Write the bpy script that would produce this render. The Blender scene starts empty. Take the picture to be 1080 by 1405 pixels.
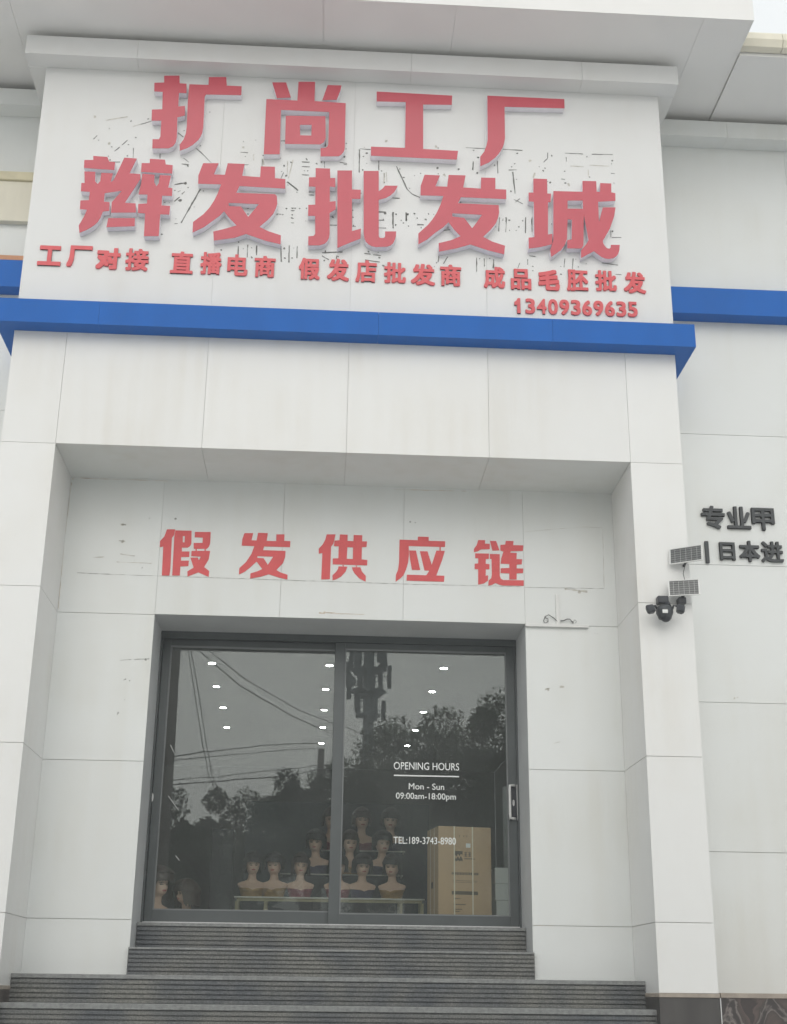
import bpy, bmesh, math, random
from mathutils import Vector, Matrix, noise
R = math.radians
random.seed(7)
sc = bpy.context.scene
col = sc.collection

# ------------------------------------------------------------------ camera
CAM = Vector((-0.18881762, -11.25697826, 0.0))
FW = Vector((0.05195263, 0.93829208, 0.34191942))
RT = Vector((0.99817347, -0.05936023, 0.01122924))
UP = Vector((-0.03083273, -0.3407115, 0.93966218))
FPX = 1815.76
cd = bpy.data.cameras.new('camera')
cd.sensor_fit = 'HORIZONTAL'; cd.sensor_width = 36.0
cd.lens = FPX * 36.0 / 1080.0
cd.clip_start = 0.05; cd.clip_end = 2000
co = bpy.data.objects.new('camera', cd); col.objects.link(co)
m = Matrix((RT, UP, -FW)).transposed().to_4x4(); m.translation = CAM
co.matrix_world = m
sc.camera = co

# ------------------------------------------------------------------ sky, sun, exposure
SUN_EL, SUN_AZ = 30, 183          # azimuth measured from +Y towards +X
w = bpy.data.worlds.new('World'); sc.world = w; w.use_nodes = True
nt = w.node_tree; nt.nodes.clear()
sky = nt.nodes.new('ShaderNodeTexSky'); sky.sky_type = 'NISHITA'; sky.sun_disc = False
sky.sun_elevation = R(SUN_EL); sky.sun_rotation = R(SUN_AZ)
sky.air_density = 1.5; sky.dust_density = 7.0; sky.ozone_density = 1.0
hs = nt.nodes.new('ShaderNodeHueSaturation'); hs.inputs['Saturation'].default_value = 0.35
bg = nt.nodes.new('ShaderNodeBackground'); bg.inputs['Strength'].default_value = 0.108
wo = nt.nodes.new('ShaderNodeOutputWorld')
mxs = nt.nodes.new('ShaderNodeMix'); mxs.data_type = 'RGBA'; mxs.inputs[0].default_value = 0.82      # flat overcast cloud over the clear sky
mxs.inputs[7].default_value = (8.0, 8.25, 8.3, 1)
nt.links.new(sky.outputs[0], hs.inputs['Color']); nt.links.new(hs.outputs[0], mxs.inputs[6]); nt.links.new(mxs.outputs[2], bg.inputs['Color'])
nt.links.new(bg.outputs[0], wo.inputs['Surface'])
sl = bpy.data.lights.new('sun', 'SUN'); sl.energy = 0.5; sl.angle = R(50); sl.color = (1.0, 0.98, 0.945)
so = bpy.data.objects.new('sun', sl); col.objects.link(so)
sd = Vector((math.sin(R(SUN_AZ)) * math.cos(R(SUN_EL)), math.cos(R(SUN_AZ)) * math.cos(R(SUN_EL)), math.sin(R(SUN_EL))))
so.rotation_euler = sd.to_track_quat('Z', 'Y').to_euler()
so.location = (-3, -14, 16)
sc.view_settings.view_transform = 'Standard'; sc.view_settings.look = 'None'
sc.view_settings.gamma = 1.0; sc.view_settings.use_curve_mapping = False
sc.view_settings.exposure = 0.44
sc.cycles.max_bounces = 10; sc.cycles.transparent_max_bounces = 16

# ------------------------------------------------------------------ helpers
def ray(u, v):
    return FW + RT * ((u - 540) / FPX) - UP * ((v - 702.5) / FPX)
def at(u, v, y):
    "the point of the plane Y = y that a measured photo point lies on"
    d = ray(u, v); return CAM + d * ((y - CAM.y) / d.y)
def atz(u, v, z):
    d = ray(u, v); return CAM + d * ((z - CAM.z) / d.z)

def tag(o, label=None, cat=None, group=None, kind=None):
    if label: o['label'] = label
    if cat: o['category'] = cat
    if group: o['group'] = group
    if kind: o['kind'] = kind
    return o
def empty(name, loc, label, cat, group=None, rz=0):
    o = bpy.data.objects.new(name, None); col.objects.link(o)
    o.location = loc; o.rotation_euler.z = rz; o.empty_display_size = 0.1
    return tag(o, label, cat, group)
def root_loc(o):
    p = Vector((0, 0, 0))
    while o is not None:
        p += o.location; o = o.parent
    return p

class MB:
    "collects shapes in world coordinates; build() links them as one mesh object"
    def __init__(s): s.v = []; s.f = []; s.mi = []
    def add(s, vs, fs, mi=0):
        b = len(s.v); s.v += [tuple(p) for p in vs]
        for f in fs: s.f.append(tuple(b + i for i in f)); s.mi.append(mi)
    def box(s, x0, x1, y0, y1, z0, z1, mi=0):
        if x0 > x1: x0, x1 = x1, x0
        if y0 > y1: y0, y1 = y1, y0
        if z0 > z1: z0, z1 = z1, z0
        s.add([(x0, y0, z0), (x1, y0, z0), (x1, y1, z0), (x0, y1, z0), (x0, y0, z1), (x1, y0, z1), (x1, y1, z1), (x0, y1, z1)],
              [(0, 3, 2, 1), (4, 5, 6, 7), (0, 1, 5, 4), (1, 2, 6, 5), (2, 3, 7, 6), (3, 0, 4, 7)], mi)
    def cbox(s, x0, x1, y0, y1, z0, z1, c=0.003, mi=0):
        "box with chamfered edges"
        bm = bmesh.new()
        r = bmesh.ops.create_cube(bm, size=1.0)
        for q in bm.verts:
            q.co = Vector((x0 + (q.co.x + .5) * (x1 - x0), y0 + (q.co.y + .5) * (y1 - y0), z0 + (q.co.z + .5) * (z1 - z0)))
        bmesh.ops.bevel(bm, geom=list(bm.edges), offset=c, segments=2, affect='EDGES', profile=0.5)
        s.bm(bm, mi)
    def bm(s, bm, mi=0, mat=None):
        bm.verts.index_update()
        s.add([(mat @ q.co if mat else q.co.copy()) for q in bm.verts], [[q.index for q in f.verts] for f in bm.faces], mi)
        bm.free()
    def tube(s, pts, r, n=8, mi=0, cap=True):
        pts = [Vector(p) for p in pts]
        rr = r if isinstance(r, (list, tuple)) else [r] * len(pts)
        vs = []; fs = []
        prev = None
        for i, p in enumerate(pts):
            t = (pts[min(i + 1, len(pts) - 1)] - pts[max(i - 1, 0)]).normalized()
            if prev is None:
                a = t.orthogonal().normalized()
            else:
                a = (prev - t * prev.dot(t))
                a = a.normalized() if a.length > 1e-6 else t.orthogonal().normalized()
            prev = a; b = t.cross(a)
            for k in range(n):
                q = 2 * math.pi * k / n
                vs.append(p + (a * math.cos(q) + b * math.sin(q)) * rr[i])
        for i in range(len(pts) - 1):
            for k in range(n):
                fs.append((i * n + k, i * n + (k + 1) % n, (i + 1) * n + (k + 1) % n, (i + 1) * n + k))
        if cap:
            fs.append(tuple(reversed(range(n)))); fs.append(tuple((len(pts) - 1) * n + k for k in range(n)))
        s.add(vs, fs, mi)
    def lathe(s, c, prof, n=24, axis='Z', mi=0):
        "prof: (radius, height) pairs turned round an axis through c"
        c = Vector(c); vs = []; fs = []
        for r, h in prof:
            for k in range(n):
                q = 2 * math.pi * k / n; a, b = r * math.cos(q), r * math.sin(q)
                vs.append(c + (Vector((a, b, h)) if axis == 'Z' else Vector((a, h, b)) if axis == 'Y' else Vector((h, a, b))))
        for i in range(len(prof) - 1):
            for k in range(n):
                fs.append((i * n + k, i * n + (k + 1) % n, (i + 1) * n + (k + 1) % n, (i + 1) * n + k))
        fs.append(tuple(reversed(range(n)))); fs.append(tuple((len(prof) - 1) * n + k for k in range(n)))
        s.add(vs, fs, mi)
    def build(s, name, mats, parent=None, smooth=False, local=False):
        me = bpy.data.meshes.new(name)
        off = Vector((0, 0, 0)) if (local or parent is None) else root_loc(parent)
        me.from_pydata([Vector(p) - off for p in s.v], [], s.f)
        if not isinstance(mats, (list, tuple)): mats = [mats]
        for q in mats: me.materials.append(q)
        if len(mats) > 1: me.polygons.foreach_set('material_index', s.mi)
        if smooth: me.polygons.foreach_set('use_smooth', [True] * len(me.polygons))
        bm = bmesh.new(); bm.from_mesh(me); bmesh.ops.recalc_face_normals(bm, faces=bm.faces); bm.to_mesh(me); bm.free()
        me.update()
        o = bpy.data.objects.new(name, me); col.objects.link(o)
        if parent: o.parent = parent
        return o

# ------------------------------------------------------------------ materials
def mat(name, color, rough=0.6, var=0.08, scale=6.0, metal=0.0, bump=0.0, bscale=60.0, spec=0.5, stretch=(1, 1, 1), isl=0.0, dark=None, coat=0.0):
    m = bpy.data.materials.new(name); m.use_nodes = True
    nt = m.node_tree; p = nt.nodes['Principled BSDF']
    p.inputs['Roughness'].default_value = rough; p.inputs['Metallic'].default_value = metal
    p.inputs['Specular IOR Level'].default_value = spec
    if coat: p.inputs['Coat Weight'].default_value = coat
    tc = nt.nodes.new('ShaderNodeTexCoord'); mp = nt.nodes.new('ShaderNodeMapping'); mp.inputs['Scale'].default_value = stretch
    nt.links.new(tc.outputs['Object'], mp.inputs['Vector'])
    n = nt.nodes.new('ShaderNodeTexNoise'); n.inputs['Scale'].default_value = scale; n.inputs['Detail'].default_value = 6; n.inputs['Roughness'].default_value = 0.6
    nt.links.new(mp.outputs[0], n.inputs['Vector'])
    cr = nt.nodes.new('ShaderNodeValToRGB')
    a = [max(0, c * (1 - var)) for c in color] if dark is None else dark
    b = [min(1, c * (1 + var)) for c in color]
    cr.color_ramp.elements[0].position = 0.32; cr.color_ramp.elements[0].color = (*a, 1)
    cr.color_ramp.elements[1].position = 0.68; cr.color_ramp.elements[1].color = (*b, 1)
    nt.links.new(n.outputs['Fac'], cr.inputs[0])
    last = cr.outputs[0]
    if isl:
        g = nt.nodes.new('ShaderNodeNewGeometry'); mr = nt.nodes.new('ShaderNodeMapRange')
        mr.inputs[3].default_value = 1 - isl; mr.inputs[4].default_value = 1 + isl
        nt.links.new(g.outputs['Random Per Island'], mr.inputs[0])
        vm = nt.nodes.new('ShaderNodeVectorMath'); vm.operation = 'SCALE'
        nt.links.new(last, vm.inputs[0]); nt.links.new(mr.outputs[0], vm.inputs['Scale']); last = vm.outputs[0]
    nt.links.new(last, p.inputs['Base Color'])
    if bump:
        n2 = nt.nodes.new('ShaderNodeTexNoise'); n2.inputs['Scale'].default_value = bscale; n2.inputs['Detail'].default_value = 4
        nt.links.new(mp.outputs[0], n2.inputs['Vector'])
        bp = nt.nodes.new('ShaderNodeBump'); bp.inputs['Strength'].default_value = bump; bp.inputs['Distance'].default_value = 0.01
        nt.links.new(n2.outputs['Fac'], bp.inputs['Height']); nt.links.new(bp.outputs[0], p.inputs['Normal'])
    return m

def panel_mat(name, color, stain, amount=0.5):
    "white composite panel: rain streaks, blotches of grime, slight panel to panel shifts, faint oil-canning"
    m = bpy.data.materials.new(name); m.use_nodes = True
    nt = m.node_tree; p = nt.nodes['Principled BSDF']; L = nt.links.new
    p.inputs['Roughness'].default_value = 0.42; p.inputs['Specular IOR Level'].default_value = 0.35
    tc = nt.nodes.new('ShaderNodeTexCoord')
    def noise_(scale, st, det=6, lo=.4, hi=.75):
        mp = nt.nodes.new('ShaderNodeMapping'); mp.inputs['Scale'].default_value = st; L(tc.outputs['Object'], mp.inputs['Vector'])
        n = nt.nodes.new('ShaderNodeTexNoise'); n.inputs['Scale'].default_value = scale; n.inputs['Detail'].default_value = det
        L(mp.outputs[0], n.inputs['Vector'])
        r = nt.nodes.new('ShaderNodeMapRange'); r.inputs[1].default_value = lo; r.inputs[2].default_value = hi
        L(n.outputs['Fac'], r.inputs[0]); return r.outputs[0]
    streak = noise_(7, (1, 1, 0.06)); blotch = noise_(0.9, (1, 1, 1)); fine = noise_(14, (1, 1, .7), 8, .58, .8)
    def mul(a, b):
        q = nt.nodes.new('ShaderNodeMath'); q.operation = 'MULTIPLY'
        if isinstance(a, float): q.inputs[0].default_value = a
        else: L(a, q.inputs[0])
        if isinstance(b, float): q.inputs[1].default_value = b
        else: L(b, q.inputs[1])
        return q.outputs[0]
    def addn(a, b):
        q = nt.nodes.new('ShaderNodeMath'); q.operation = 'ADD'; L(a, q.inputs[0]); L(b, q.inputs[1]); return q.outputs[0]
    fac = addn(addn(mul(streak, blotch), mul(blotch, .35)), mul(fine, .22))
    fac = mul(fac, amount)
    mx = nt.nodes.new('ShaderNodeMix'); mx.data_type = 'RGBA'
    mx.inputs[6].default_value = (*color, 1); mx.inputs[7].default_value = (*stain, 1); L(fac, mx.inputs[0])
    g = nt.nodes.new('ShaderNodeNewGeometry'); mr = nt.nodes.new('ShaderNodeMapRange'); mr.inputs[3].default_value = .975; mr.inputs[4].default_value = 1.02
    L(g.outputs['Random Per Island'], mr.inputs[0])
    vm = nt.nodes.new('ShaderNodeVectorMath'); vm.operation = 'SCALE'; L(mx.outputs[2], vm.inputs[0]); L(mr.outputs[0], vm.inputs['Scale'])
    L(vm.outputs[0], p.inputs['Base Color'])
    n3 = nt.nodes.new('ShaderNodeTexNoise'); n3.inputs['Scale'].default_value = 1.6; L(tc.outputs['Object'], n3.inputs['Vector'])
    bp = nt.nodes.new('ShaderNodeBump'); bp.inputs['Strength'].default_value = 0.12; bp.inputs['Distance'].default_value = 0.03
    L(n3.outputs['Fac'], bp.inputs['Height']); L(bp.outputs[0], p.inputs['Normal'])
    return m

def glass_mat(name, refl, tint):
    m = bpy.data.materials.new(name); m.use_nodes = True; nt = m.node_tree; nt.nodes.clear()
    o = nt.nodes.new('ShaderNodeOutputMaterial'); mix = nt.nodes.new('ShaderNodeMixShader')
    t = nt.nodes.new('ShaderNodeBsdfTransparent'); t.inputs[0].default_value = (*tint, 1)
    g = nt.nodes.new('ShaderNodeBsdfGlossy'); g.inputs['Roughness'].default_value = 0.010; g.inputs['Color'].default_value = (.93, .98, .97, 1)
    tc = nt.nodes.new('ShaderNodeTexCoord'); n = nt.nodes.new('ShaderNodeTexNoise'); n.inputs['Scale'].default_value = 1.3
    bp = nt.nodes.new('ShaderNodeBump'); bp.inputs['Strength'].default_value = 0.02; bp.inputs['Distance'].default_value = 0.02
    nt.links.new(tc.outputs['Object'], n.inputs['Vector']); nt.links.new(n.outputs['Fac'], bp.inputs['Height']); nt.links.new(bp.outputs[0], g.inputs['Normal'])
    mix.inputs[0].default_value = refl
    nt.links.new(t.outputs[0], mix.inputs[1]); nt.links.new(g.outputs[0], mix.inputs[2])
    # street dust film, its pale tone added to lift dark reflections like a veil
    df = nt.nodes.new('ShaderNodeBsdfDiffuse'); df.inputs[0].default_value = (.55, .57, .55, 1); m2 = nt.nodes.new('ShaderNodeMixShader')
    nd = nt.nodes.new('ShaderNodeTexNoise'); nd.inputs['Scale'].default_value = 2.2; nd.inputs['Detail'].default_value = 7
    mr = nt.nodes.new('ShaderNodeMapRange'); mr.inputs[1].default_value = .3; mr.inputs[2].default_value = .75; mr.inputs[3].default_value = .034; mr.inputs[4].default_value = .060
    nt.links.new(tc.outputs['Object'], nd.inputs['Vector']); nt.links.new(nd.outputs['Fac'], mr.inputs[0]); nt.links.new(mr.outputs[0], m2.inputs[0])
    nt.links.new(mix.outputs[0], m2.inputs[1]); nt.links.new(df.outputs[0], m2.inputs[2]); nt.links.new(m2.outputs[0], o.inputs[0])
    return m

def emit_mat(name, color, strength):
    m = bpy.data.materials.new(name); m.use_nodes = True; p = m.node_tree.nodes['Principled BSDF']
    p.inputs['Base Color'].default_value = (.8, .8, .8, 1); p.inputs['Emission Color'].default_value = (*color, 1); p.inputs['Emission Strength'].default_value = strength
    return m

def granite_mat():
    m = bpy.data.materials.new('granite'); m.use_nodes = True; nt = m.node_tree; L = nt.links.new; p = nt.nodes['Principled BSDF']
    p.inputs['Roughness'].default_value = .62
    tc = nt.nodes.new('ShaderNodeTexCoord')
    a = nt.nodes.new('ShaderNodeTexNoise'); a.inputs['Scale'].default_value = 70; a.inputs['Detail'].default_value = 3; L(tc.outputs['Object'], a.inputs['Vector'])
    b = nt.nodes.new('ShaderNodeTexNoise'); b.inputs['Scale'].default_value = 2.2; b.inputs['Detail'].default_value = 6; L(tc.outputs['Object'], b.inputs['Vector'])
    r1 = nt.nodes.new('ShaderNodeValToRGB'); r1.color_ramp.elements[0].position = .35; r1.color_ramp.elements[0].color = (.12, .124, .122, 1)
    r1.color_ramp.elements[1].position = .68; r1.color_ramp.elements[1].color = (.22, .222, .215, 1); L(a.outputs['Fac'], r1.inputs[0])
    r2 = nt.nodes.new('ShaderNodeValToRGB'); r2.color_ramp.elements[0].position = .35; r2.color_ramp.elements[0].color = (.6, .64, .72, 1)
    r2.color_ramp.elements[1].position = .65; r2.color_ramp.elements[1].color = (1.15, 1.12, 1.05, 1); L(b.outputs['Fac'], r2.inputs[0])
    mx = nt.nodes.new('ShaderNodeMix'); mx.data_type = 'RGBA'; mx.blend_type = 'MULTIPLY'; mx.inputs[0].default_value = 1
    L(r1.outputs[0], mx.inputs[6]); L(r2.outputs[0], mx.inputs[7]); L(mx.outputs[2], p.inputs['Base Color'])
    return m

def marble_mat():
    m = bpy.data.materials.new('dark_marble'); m.use_nodes = True; nt = m.node_tree; L = nt.links.new; p = nt.nodes['Principled BSDF']
    p.inputs['Roughness'].default_value = .3
    tc = nt.nodes.new('ShaderNodeTexCoord'); n = nt.nodes.new('ShaderNodeTexNoise'); n.inputs['Scale'].default_value = 3.0; n.inputs['Detail'].default_value = 8; n.inputs['Distortion'].default_value = 1.4
    L(tc.outputs['Object'], n.inputs['Vector'])
    r = nt.nodes.new('ShaderNodeValToRGB'); e = r.color_ramp.elements
    e[0].position = .0; e[0].color = (.035, .03, .028, 1); e[1].position = 1; e[1].color = (.075, .06, .055, 1)
    for pos, c in ((.44, (.05, .042, .04, 1)), (.475, (.22, .195, .18, 1)), (.495, (.06, .05, .045, 1)), (.60, (.12, .09, .08, 1)), (.63, (.05, .04, .038, 1))):
        q = e.new(pos); q.color = c
    L(n.outputs['Fac'], r.inputs[0]); L(r.outputs[0], p.inputs['Base Color'])
    return m

M = {}
M['panel'] = panel_mat('white_panel', (.80, .798, .78), (.64, .60, .52), .42)
M['panel_clean'] = panel_mat('white_sign_panel', (.74, .74, .73), (.62, .59, .53), .36)
M['panel_cool'] = panel_mat('pale_grey_panel', (.755, .77, .755), (.60, .58, .50), .42)
M['core'] = mat('joint_backing', (.48, .46, .43), .8, .1)
M['reveal'] = mat('grey_reveal_paint', (.62, .63, .63), .5, .05, 3)
M['blue'] = mat('blue_band_paint', (.010, .122, .45), .5, .07, 2.0, spec=.2, stretch=(1, 1, .3), bump=.35, bscale=2.2)
M['eave'] = mat('eave_soffit_paint', (.84, .83, .81), .6, .03, 1.2)
M['cream'] = mat('cream_gutter_paint', (.74, .70, .58), .5, .08, 4, stretch=(1, 1, .2))
M['frame'] = mat('charcoal_aluminium', (.092, .103, .104), .42, .06, 5, metal=.15)
M['frame_inner'] = mat('grey_track', (.20, .21, .21), .4, .05)
M['silver'] = mat('silver_track', (.66, .66, .66), .35, .05, metal=.4)
M['white_plastic'] = mat('white_plastic', (.74, .74, .72), .35, .04)
M['dark_plastic'] = mat('black_plastic', (.03, .033, .04), .38, .1)
M['gray_plastic'] = mat('charcoal_plastic', (.055, .06, .065), .45, .1)
M['red_face'] = mat('red_acrylic_with_glare', (.53, .060, .090), .32, .06, 1.5)  # lens glare over the big characters is put into this pinkish red
M['red_side'] = mat('pale_letter_return', (.86, .82, .88), .4, .06, 6)
M['red_small'] = mat('bright_red_acrylic', (.66, .072, .085), .35, .04)
M['red_paint'] = mat('stencil_red_paint', (.66, .085, .09), .5, .06, 9)
M['black_letter'] = mat('charcoal_letter', (.045, .05, .053), .45, .08)
M['mark'] = mat('glue_residue', (.17, .17, .16), .8, .5, 18)
M['mark_light'] = mat('pale_residue', (.54, .52, .47), .8, .3, 18)
M['mark_soft'] = mat('faint_scuff', (.33, .33, .31), .8, .3, 18)
M['rust'] = mat('tape_residue', (.56, .47, .37), .8, .3, 30)
M['granite'] = granite_mat()
M['nosing'] = mat('granite_nosing', (.235, .24, .235), .6, .25, 30)
M['marble'] = marble_mat()
M['ledge'] = mat('brown_ledge', (.36, .31, .26), .7, .2, 9)
M['glass'] = glass_mat('reflective_glass', .054, (.93, .955, .945))
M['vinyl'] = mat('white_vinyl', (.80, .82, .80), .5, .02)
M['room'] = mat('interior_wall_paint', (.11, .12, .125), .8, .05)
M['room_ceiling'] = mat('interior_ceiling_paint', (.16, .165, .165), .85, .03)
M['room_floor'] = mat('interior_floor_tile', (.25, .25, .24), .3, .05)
M['lamp'] = emit_mat('downlight_glow', (1, .98, .94), 60)
M['trim'] = mat('downlight_trim', (.7, .7, .68), .4, .02)
M['card'] = mat('brown_cardboard', (.50, .345, .21), .85, .06, 7, stretch=(1, 1, .5), bump=.1)
M['print'] = mat('carton_print', (.11, .085, .06), .8, .15)
M['strap'] = mat('carton_strap', (.72, .66, .52), .45, .05)
M['board_white'] = mat('white_board', (.72, .73, .72), .5, .04)
M['shelf'] = mat('pale_shelf_board', (.66, .64, .58), .5, .05)
M['shelf_leg'] = mat('yellow_wood_leg', (.32, .285, .16), .55, .12, 12, stretch=(1, 1, .2))
M['shelf_dark'] = mat('dark_drape', (.035, .05, .06), .9, .1)
M['skin'] = mat('mannequin_skin', (.66, .45, .34), .45, .05)
M['lips'] = mat('painted_lips', (.36, .06, .06), .4, .05)
M['eye'] = mat('painted_eye', (.03, .025, .022), .4, .05)
M['hair_black'] = mat('black_wig_fibre', (.014, .013, .014), .5, .3, 40, stretch=(1, 1, .12), bump=.6, bscale=90)
M['hair_brown'] = mat('brown_wig_fibre', (.035, .02, .014), .5, .3, 40, stretch=(1, 1, .12), bump=.6, bscale=90)
M['gold'] = mat('gold_cloth', (.34, .20, .05), .45, .15, 20, metal=.3)
M['maroon'] = mat('maroon_cloth', (.22, .04, .06), .8, .1, 20)
M['navy'] = mat('navy_cloth', (.035, .035, .085), .8, .1, 20)
M['cell'] = mat('solar_cell', (.095, .10, .10), .3, .18, 12)
M['grid'] = mat('solar_grid_line', (.55, .55, .53), .5, .05)
M['ground'] = mat('concrete_ground', (.64, .64, .625), .9, .12, .5, bump=.2)
M['bark'] = mat('tree_bark', (.10, .085, .07), .9, .25, 14, stretch=(1, 1, .2), bump=.5)
M['leaf'] = mat('green_leaf', (.15, .19, .12), .6, .35, .8, isl=.5)
M['leaf_b'] = mat('dark_green_leaf', (.13, .17, .115), .6, .35, .8, isl=.5)
M['steel'] = mat('galvanised_steel', (.42, .43, .44), .5, .1, metal=.3)
M['tower'] = mat('pale_tower_steel', (.55, .57, .58), .5, .1)
M['tower_panel'] = mat('antenna_panel_grey', (.38, .40, .41), .6, .15)
M['concrete_pole'] = mat('concrete_pole', (.42, .39, .36), .85, .12, 8)
M['wire'] = mat('black_cable', (.045, .045, .045), .6, .1)
M['street_wall'] = mat('pale_street_wall', (.84, .83, .80), .85, .1, 2)
M['street_roof'] = mat('grey_roof_sheet', (.55, .55, .54), .7, .15, 4)
M['dark_win'] = mat('dark_window', (.03, .035, .04), .2, .1)

# ------------------------------------------------------------------ measured layout (metres; z = 0 at eye level)
XL, XR, XO = -2.651, 2.637, 3.125
XLO = -3.14
ZO, J1, J2, J3 = 4.6687, 3.312, 1.943, 0.5765
REC, DOOR = 0.84, 1.457
XD, ZD = 1.75, 3.3186
ZF = 0.588
BB, BT, BP = 5.7953, 6.0347, 0.1845
ZS, ZC, SOF = 8.78, 9.0, 9.075
GROUND = -1.43
T = 0.012; GAP = 0.0028

def splits(a, b, seams):
    q = [a] + [s for s in seams if a + .02 < s < b - .02] + [b]
    return list(zip(q[:-1], q[1:]))
def plates_y(mb, y, x0, x1, z0, z1, xs=(), zs=(), g=GAP):
    "panels facing -Y"
    for a, b in splits(x0, x1, xs):
        for c, d in splits(z0, z1, zs):
            mb.box(a + (g / 2 if a != x0 else 0), b - (g / 2 if b != x1 else 0), y, y + T, c + (g * .8 if c != z0 else 0), d - (g * .8 if d != z1 else 0))
def plates_x(mb, x, dx, y0, y1, z0, z1, ys=(), zs=(), g=GAP):
    "panels lying against x, thickness towards dx"
    for a, b in splits(y0, y1, ys):
        for c, d in splits(z0, z1, zs):
            mb.box(x, x + dx * T, a + (g / 2 if a != y0 else 0), b - (g / 2 if b != y1 else 0), c + (g * .8 if c != z0 else 0), d - (g * .8 if d != z1 else 0))
def plates_z(mb, z, dz, x0, x1, y0, y1, xs=(), ys=(), g=GAP):
    for a, b in splits(x0, x1, xs):
        for c, d in splits(y0, y1, ys):
            mb.box(a + (g / 2 if a != x0 else 0), b - (g / 2 if b != x1 else 0), c + (g / 2 if c != y0 else 0), d - (g / 2 if d != y1 else 0), z, z + dz * T)

# ------------------------------------------------------------------ ground and building
gmb = MB(); gmb.add([(-300, -300, GROUND), (300, -300, GROUND), (300, 300, GROUND), (-300, 300, GROUND)], [(0, 1, 2, 3)])
tag(gmb.build('ground', M['ground']), kind='structure')

B = empty('shop_building', (0, .84, GROUND), 'white panelled shop front with blue band, recessed glass entrance and big red characters', 'building')
seams = [XL + 1.322 * k for k in range(-1, 6)]
fs = [XL, XL + 1.322, XL + 2.644, XL + 3.966, XR]

mb = MB(); plates_y(mb, 0, XLO, XO + .005, BT - .1, ZS, fs[1:4], (), .0016)
sign_wall = mb.build('sign_wall', M['panel_clean'], B)
mb = MB(); plates_y(mb, 0, XLO, XO, ZO, BT - .1 - .004, fs, (), .0028)
plates_x(mb, XO, -1, T + .002, REC, ZO, ZS, (), (BT - .1,)); plates_x(mb, XLO, 1, T + .002, REC, ZO, ZS, (), (BT - .1,))
mb.build('fascia', M['panel'], B)
for x0, x1, s in ((XLO, XL, -1), (XR, XO, 1)):
    mb = MB(); plates_y(mb, 0, x0, x1, .03, ZO - .004, (), (J3, J2, J1))
    xi, xo = (x1, x0) if s < 0 else (x0, x1)
    plates_x(mb, xi, s, T + .002, REC - .002, .0, ZO - .002, (), (J3, J2, J1))
    plates_x(mb, xo, -s, T + .002, REC - .002, .03, ZO - .004, (), (J3, J2, J1))
    p = mb.build('pillar', M['panel'], B)
    mb = MB(); mb.box(x0 + T + .003, x1 - T - .003, T + .003, REC - .003, 0.0, ZO - .006)
    mb.build('pillar_core', M['core'], p)
    # dark stone base and its little ledge
    mb = MB(); mb.box(x0 - .004, x1 + .004, -.012, REC, GROUND, -.005)
    bs = mb.build('stone_base', M['marble'], B)
    if s > 0:
        bs.data.materials[0] = mat('dark_brown_stone', (.075, .07, .066), .5, .2, 5, stretch=(1, 1, .3))
    mb = MB(); mb.cbox(x0 - .006, x1 + .006, -.022, REC - .01, -.005, .027, .004); mb.build('ledge', M['ledge'], bs)
# recess: wall, ceiling
mb = MB()
hx = [-XD, -XD + 1.1667, -XD + 2.3333, XD]
plates_y(mb, REC, XL, -XD, .10, ZO, (), (J3, J2, J1)); plates_y(mb, REC, XD, XR, .10, ZO, (), (J3, J2, J1))
plates_y(mb, REC, -XD + .002, XD - .002, ZD, ZO, hx[1:3], ())
rec_wall = mb.build('recess_wall', M['panel_cool'], B)
mb = MB(); plates_z(mb, ZO, 1, XL, XR, T + .002, REC + .1, fs[1:4]); mb.build('recess_ceiling', M['panel_cool'], B)
# cores behind the panels
mb = MB()
mb.box(XLO + T + .003, XO - T - .003, T + .003, 3.2, ZO + T + .003, SOF - .002)
mb.box(XL - .2, -XD - T - .002, REC + T + .003, DOOR + .12, .10, ZO + T + .001); mb.box(XD + T + .002, XR + .2, REC + T + .003, DOOR + .12, .10, ZO + T + .001)
mb.box(-XD - T - .001, XD + T + .001, REC + T + .003, DOOR + .12, ZD + T + .002, ZO + T + .001)
mb.build('backing_wall', M['core'], B)
# door reveals
mb = MB()
plates_x(mb, -XD, -1, REC + T + .002, DOOR + .12, .10, ZD); plates_x(mb, XD, 1, REC + T + .002, DOOR + .12, .10, ZD)
plates_z(mb, ZD, 1, -XD, XD, REC + T + .002, DOOR + .12)
mb.build('door_reveal', M['reveal'], B)

# blue band round the block
mb = MB()
X0, X1 = XLO - .148, XO + .156
for a, b in splits(X0, X1, [X0 + .95, X0 + 3.55, X0 + 5.2]):
    mb.box(a + .001, b - .001, -BP, -.001, BB, BT)
mb.box(XO + .001, X1, .001, REC - .005, BB, BT); mb.box(X0, XLO - .001, .001, REC - .005, BB, BT)
mb.build('blue_band', M['blue'], B)
# cornice under the eave
mb = MB()
CX0, CX1 = XLO - .178, XO + .17
for a, b in splits(CX0, CX1, [atz(188, 60, 8.9).x, 0.55, 2.3]):
    mb.box(a + .0012, b - .0012, -.21, -.001, ZS, ZC)
mb.box(XO + .001, CX1, .001, REC - .2, ZS, ZC); mb.box(CX0, XLO - .001, .001, REC - .2, ZS, ZC)
mb.build('cornice', M['panel_clean'], B)
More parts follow.
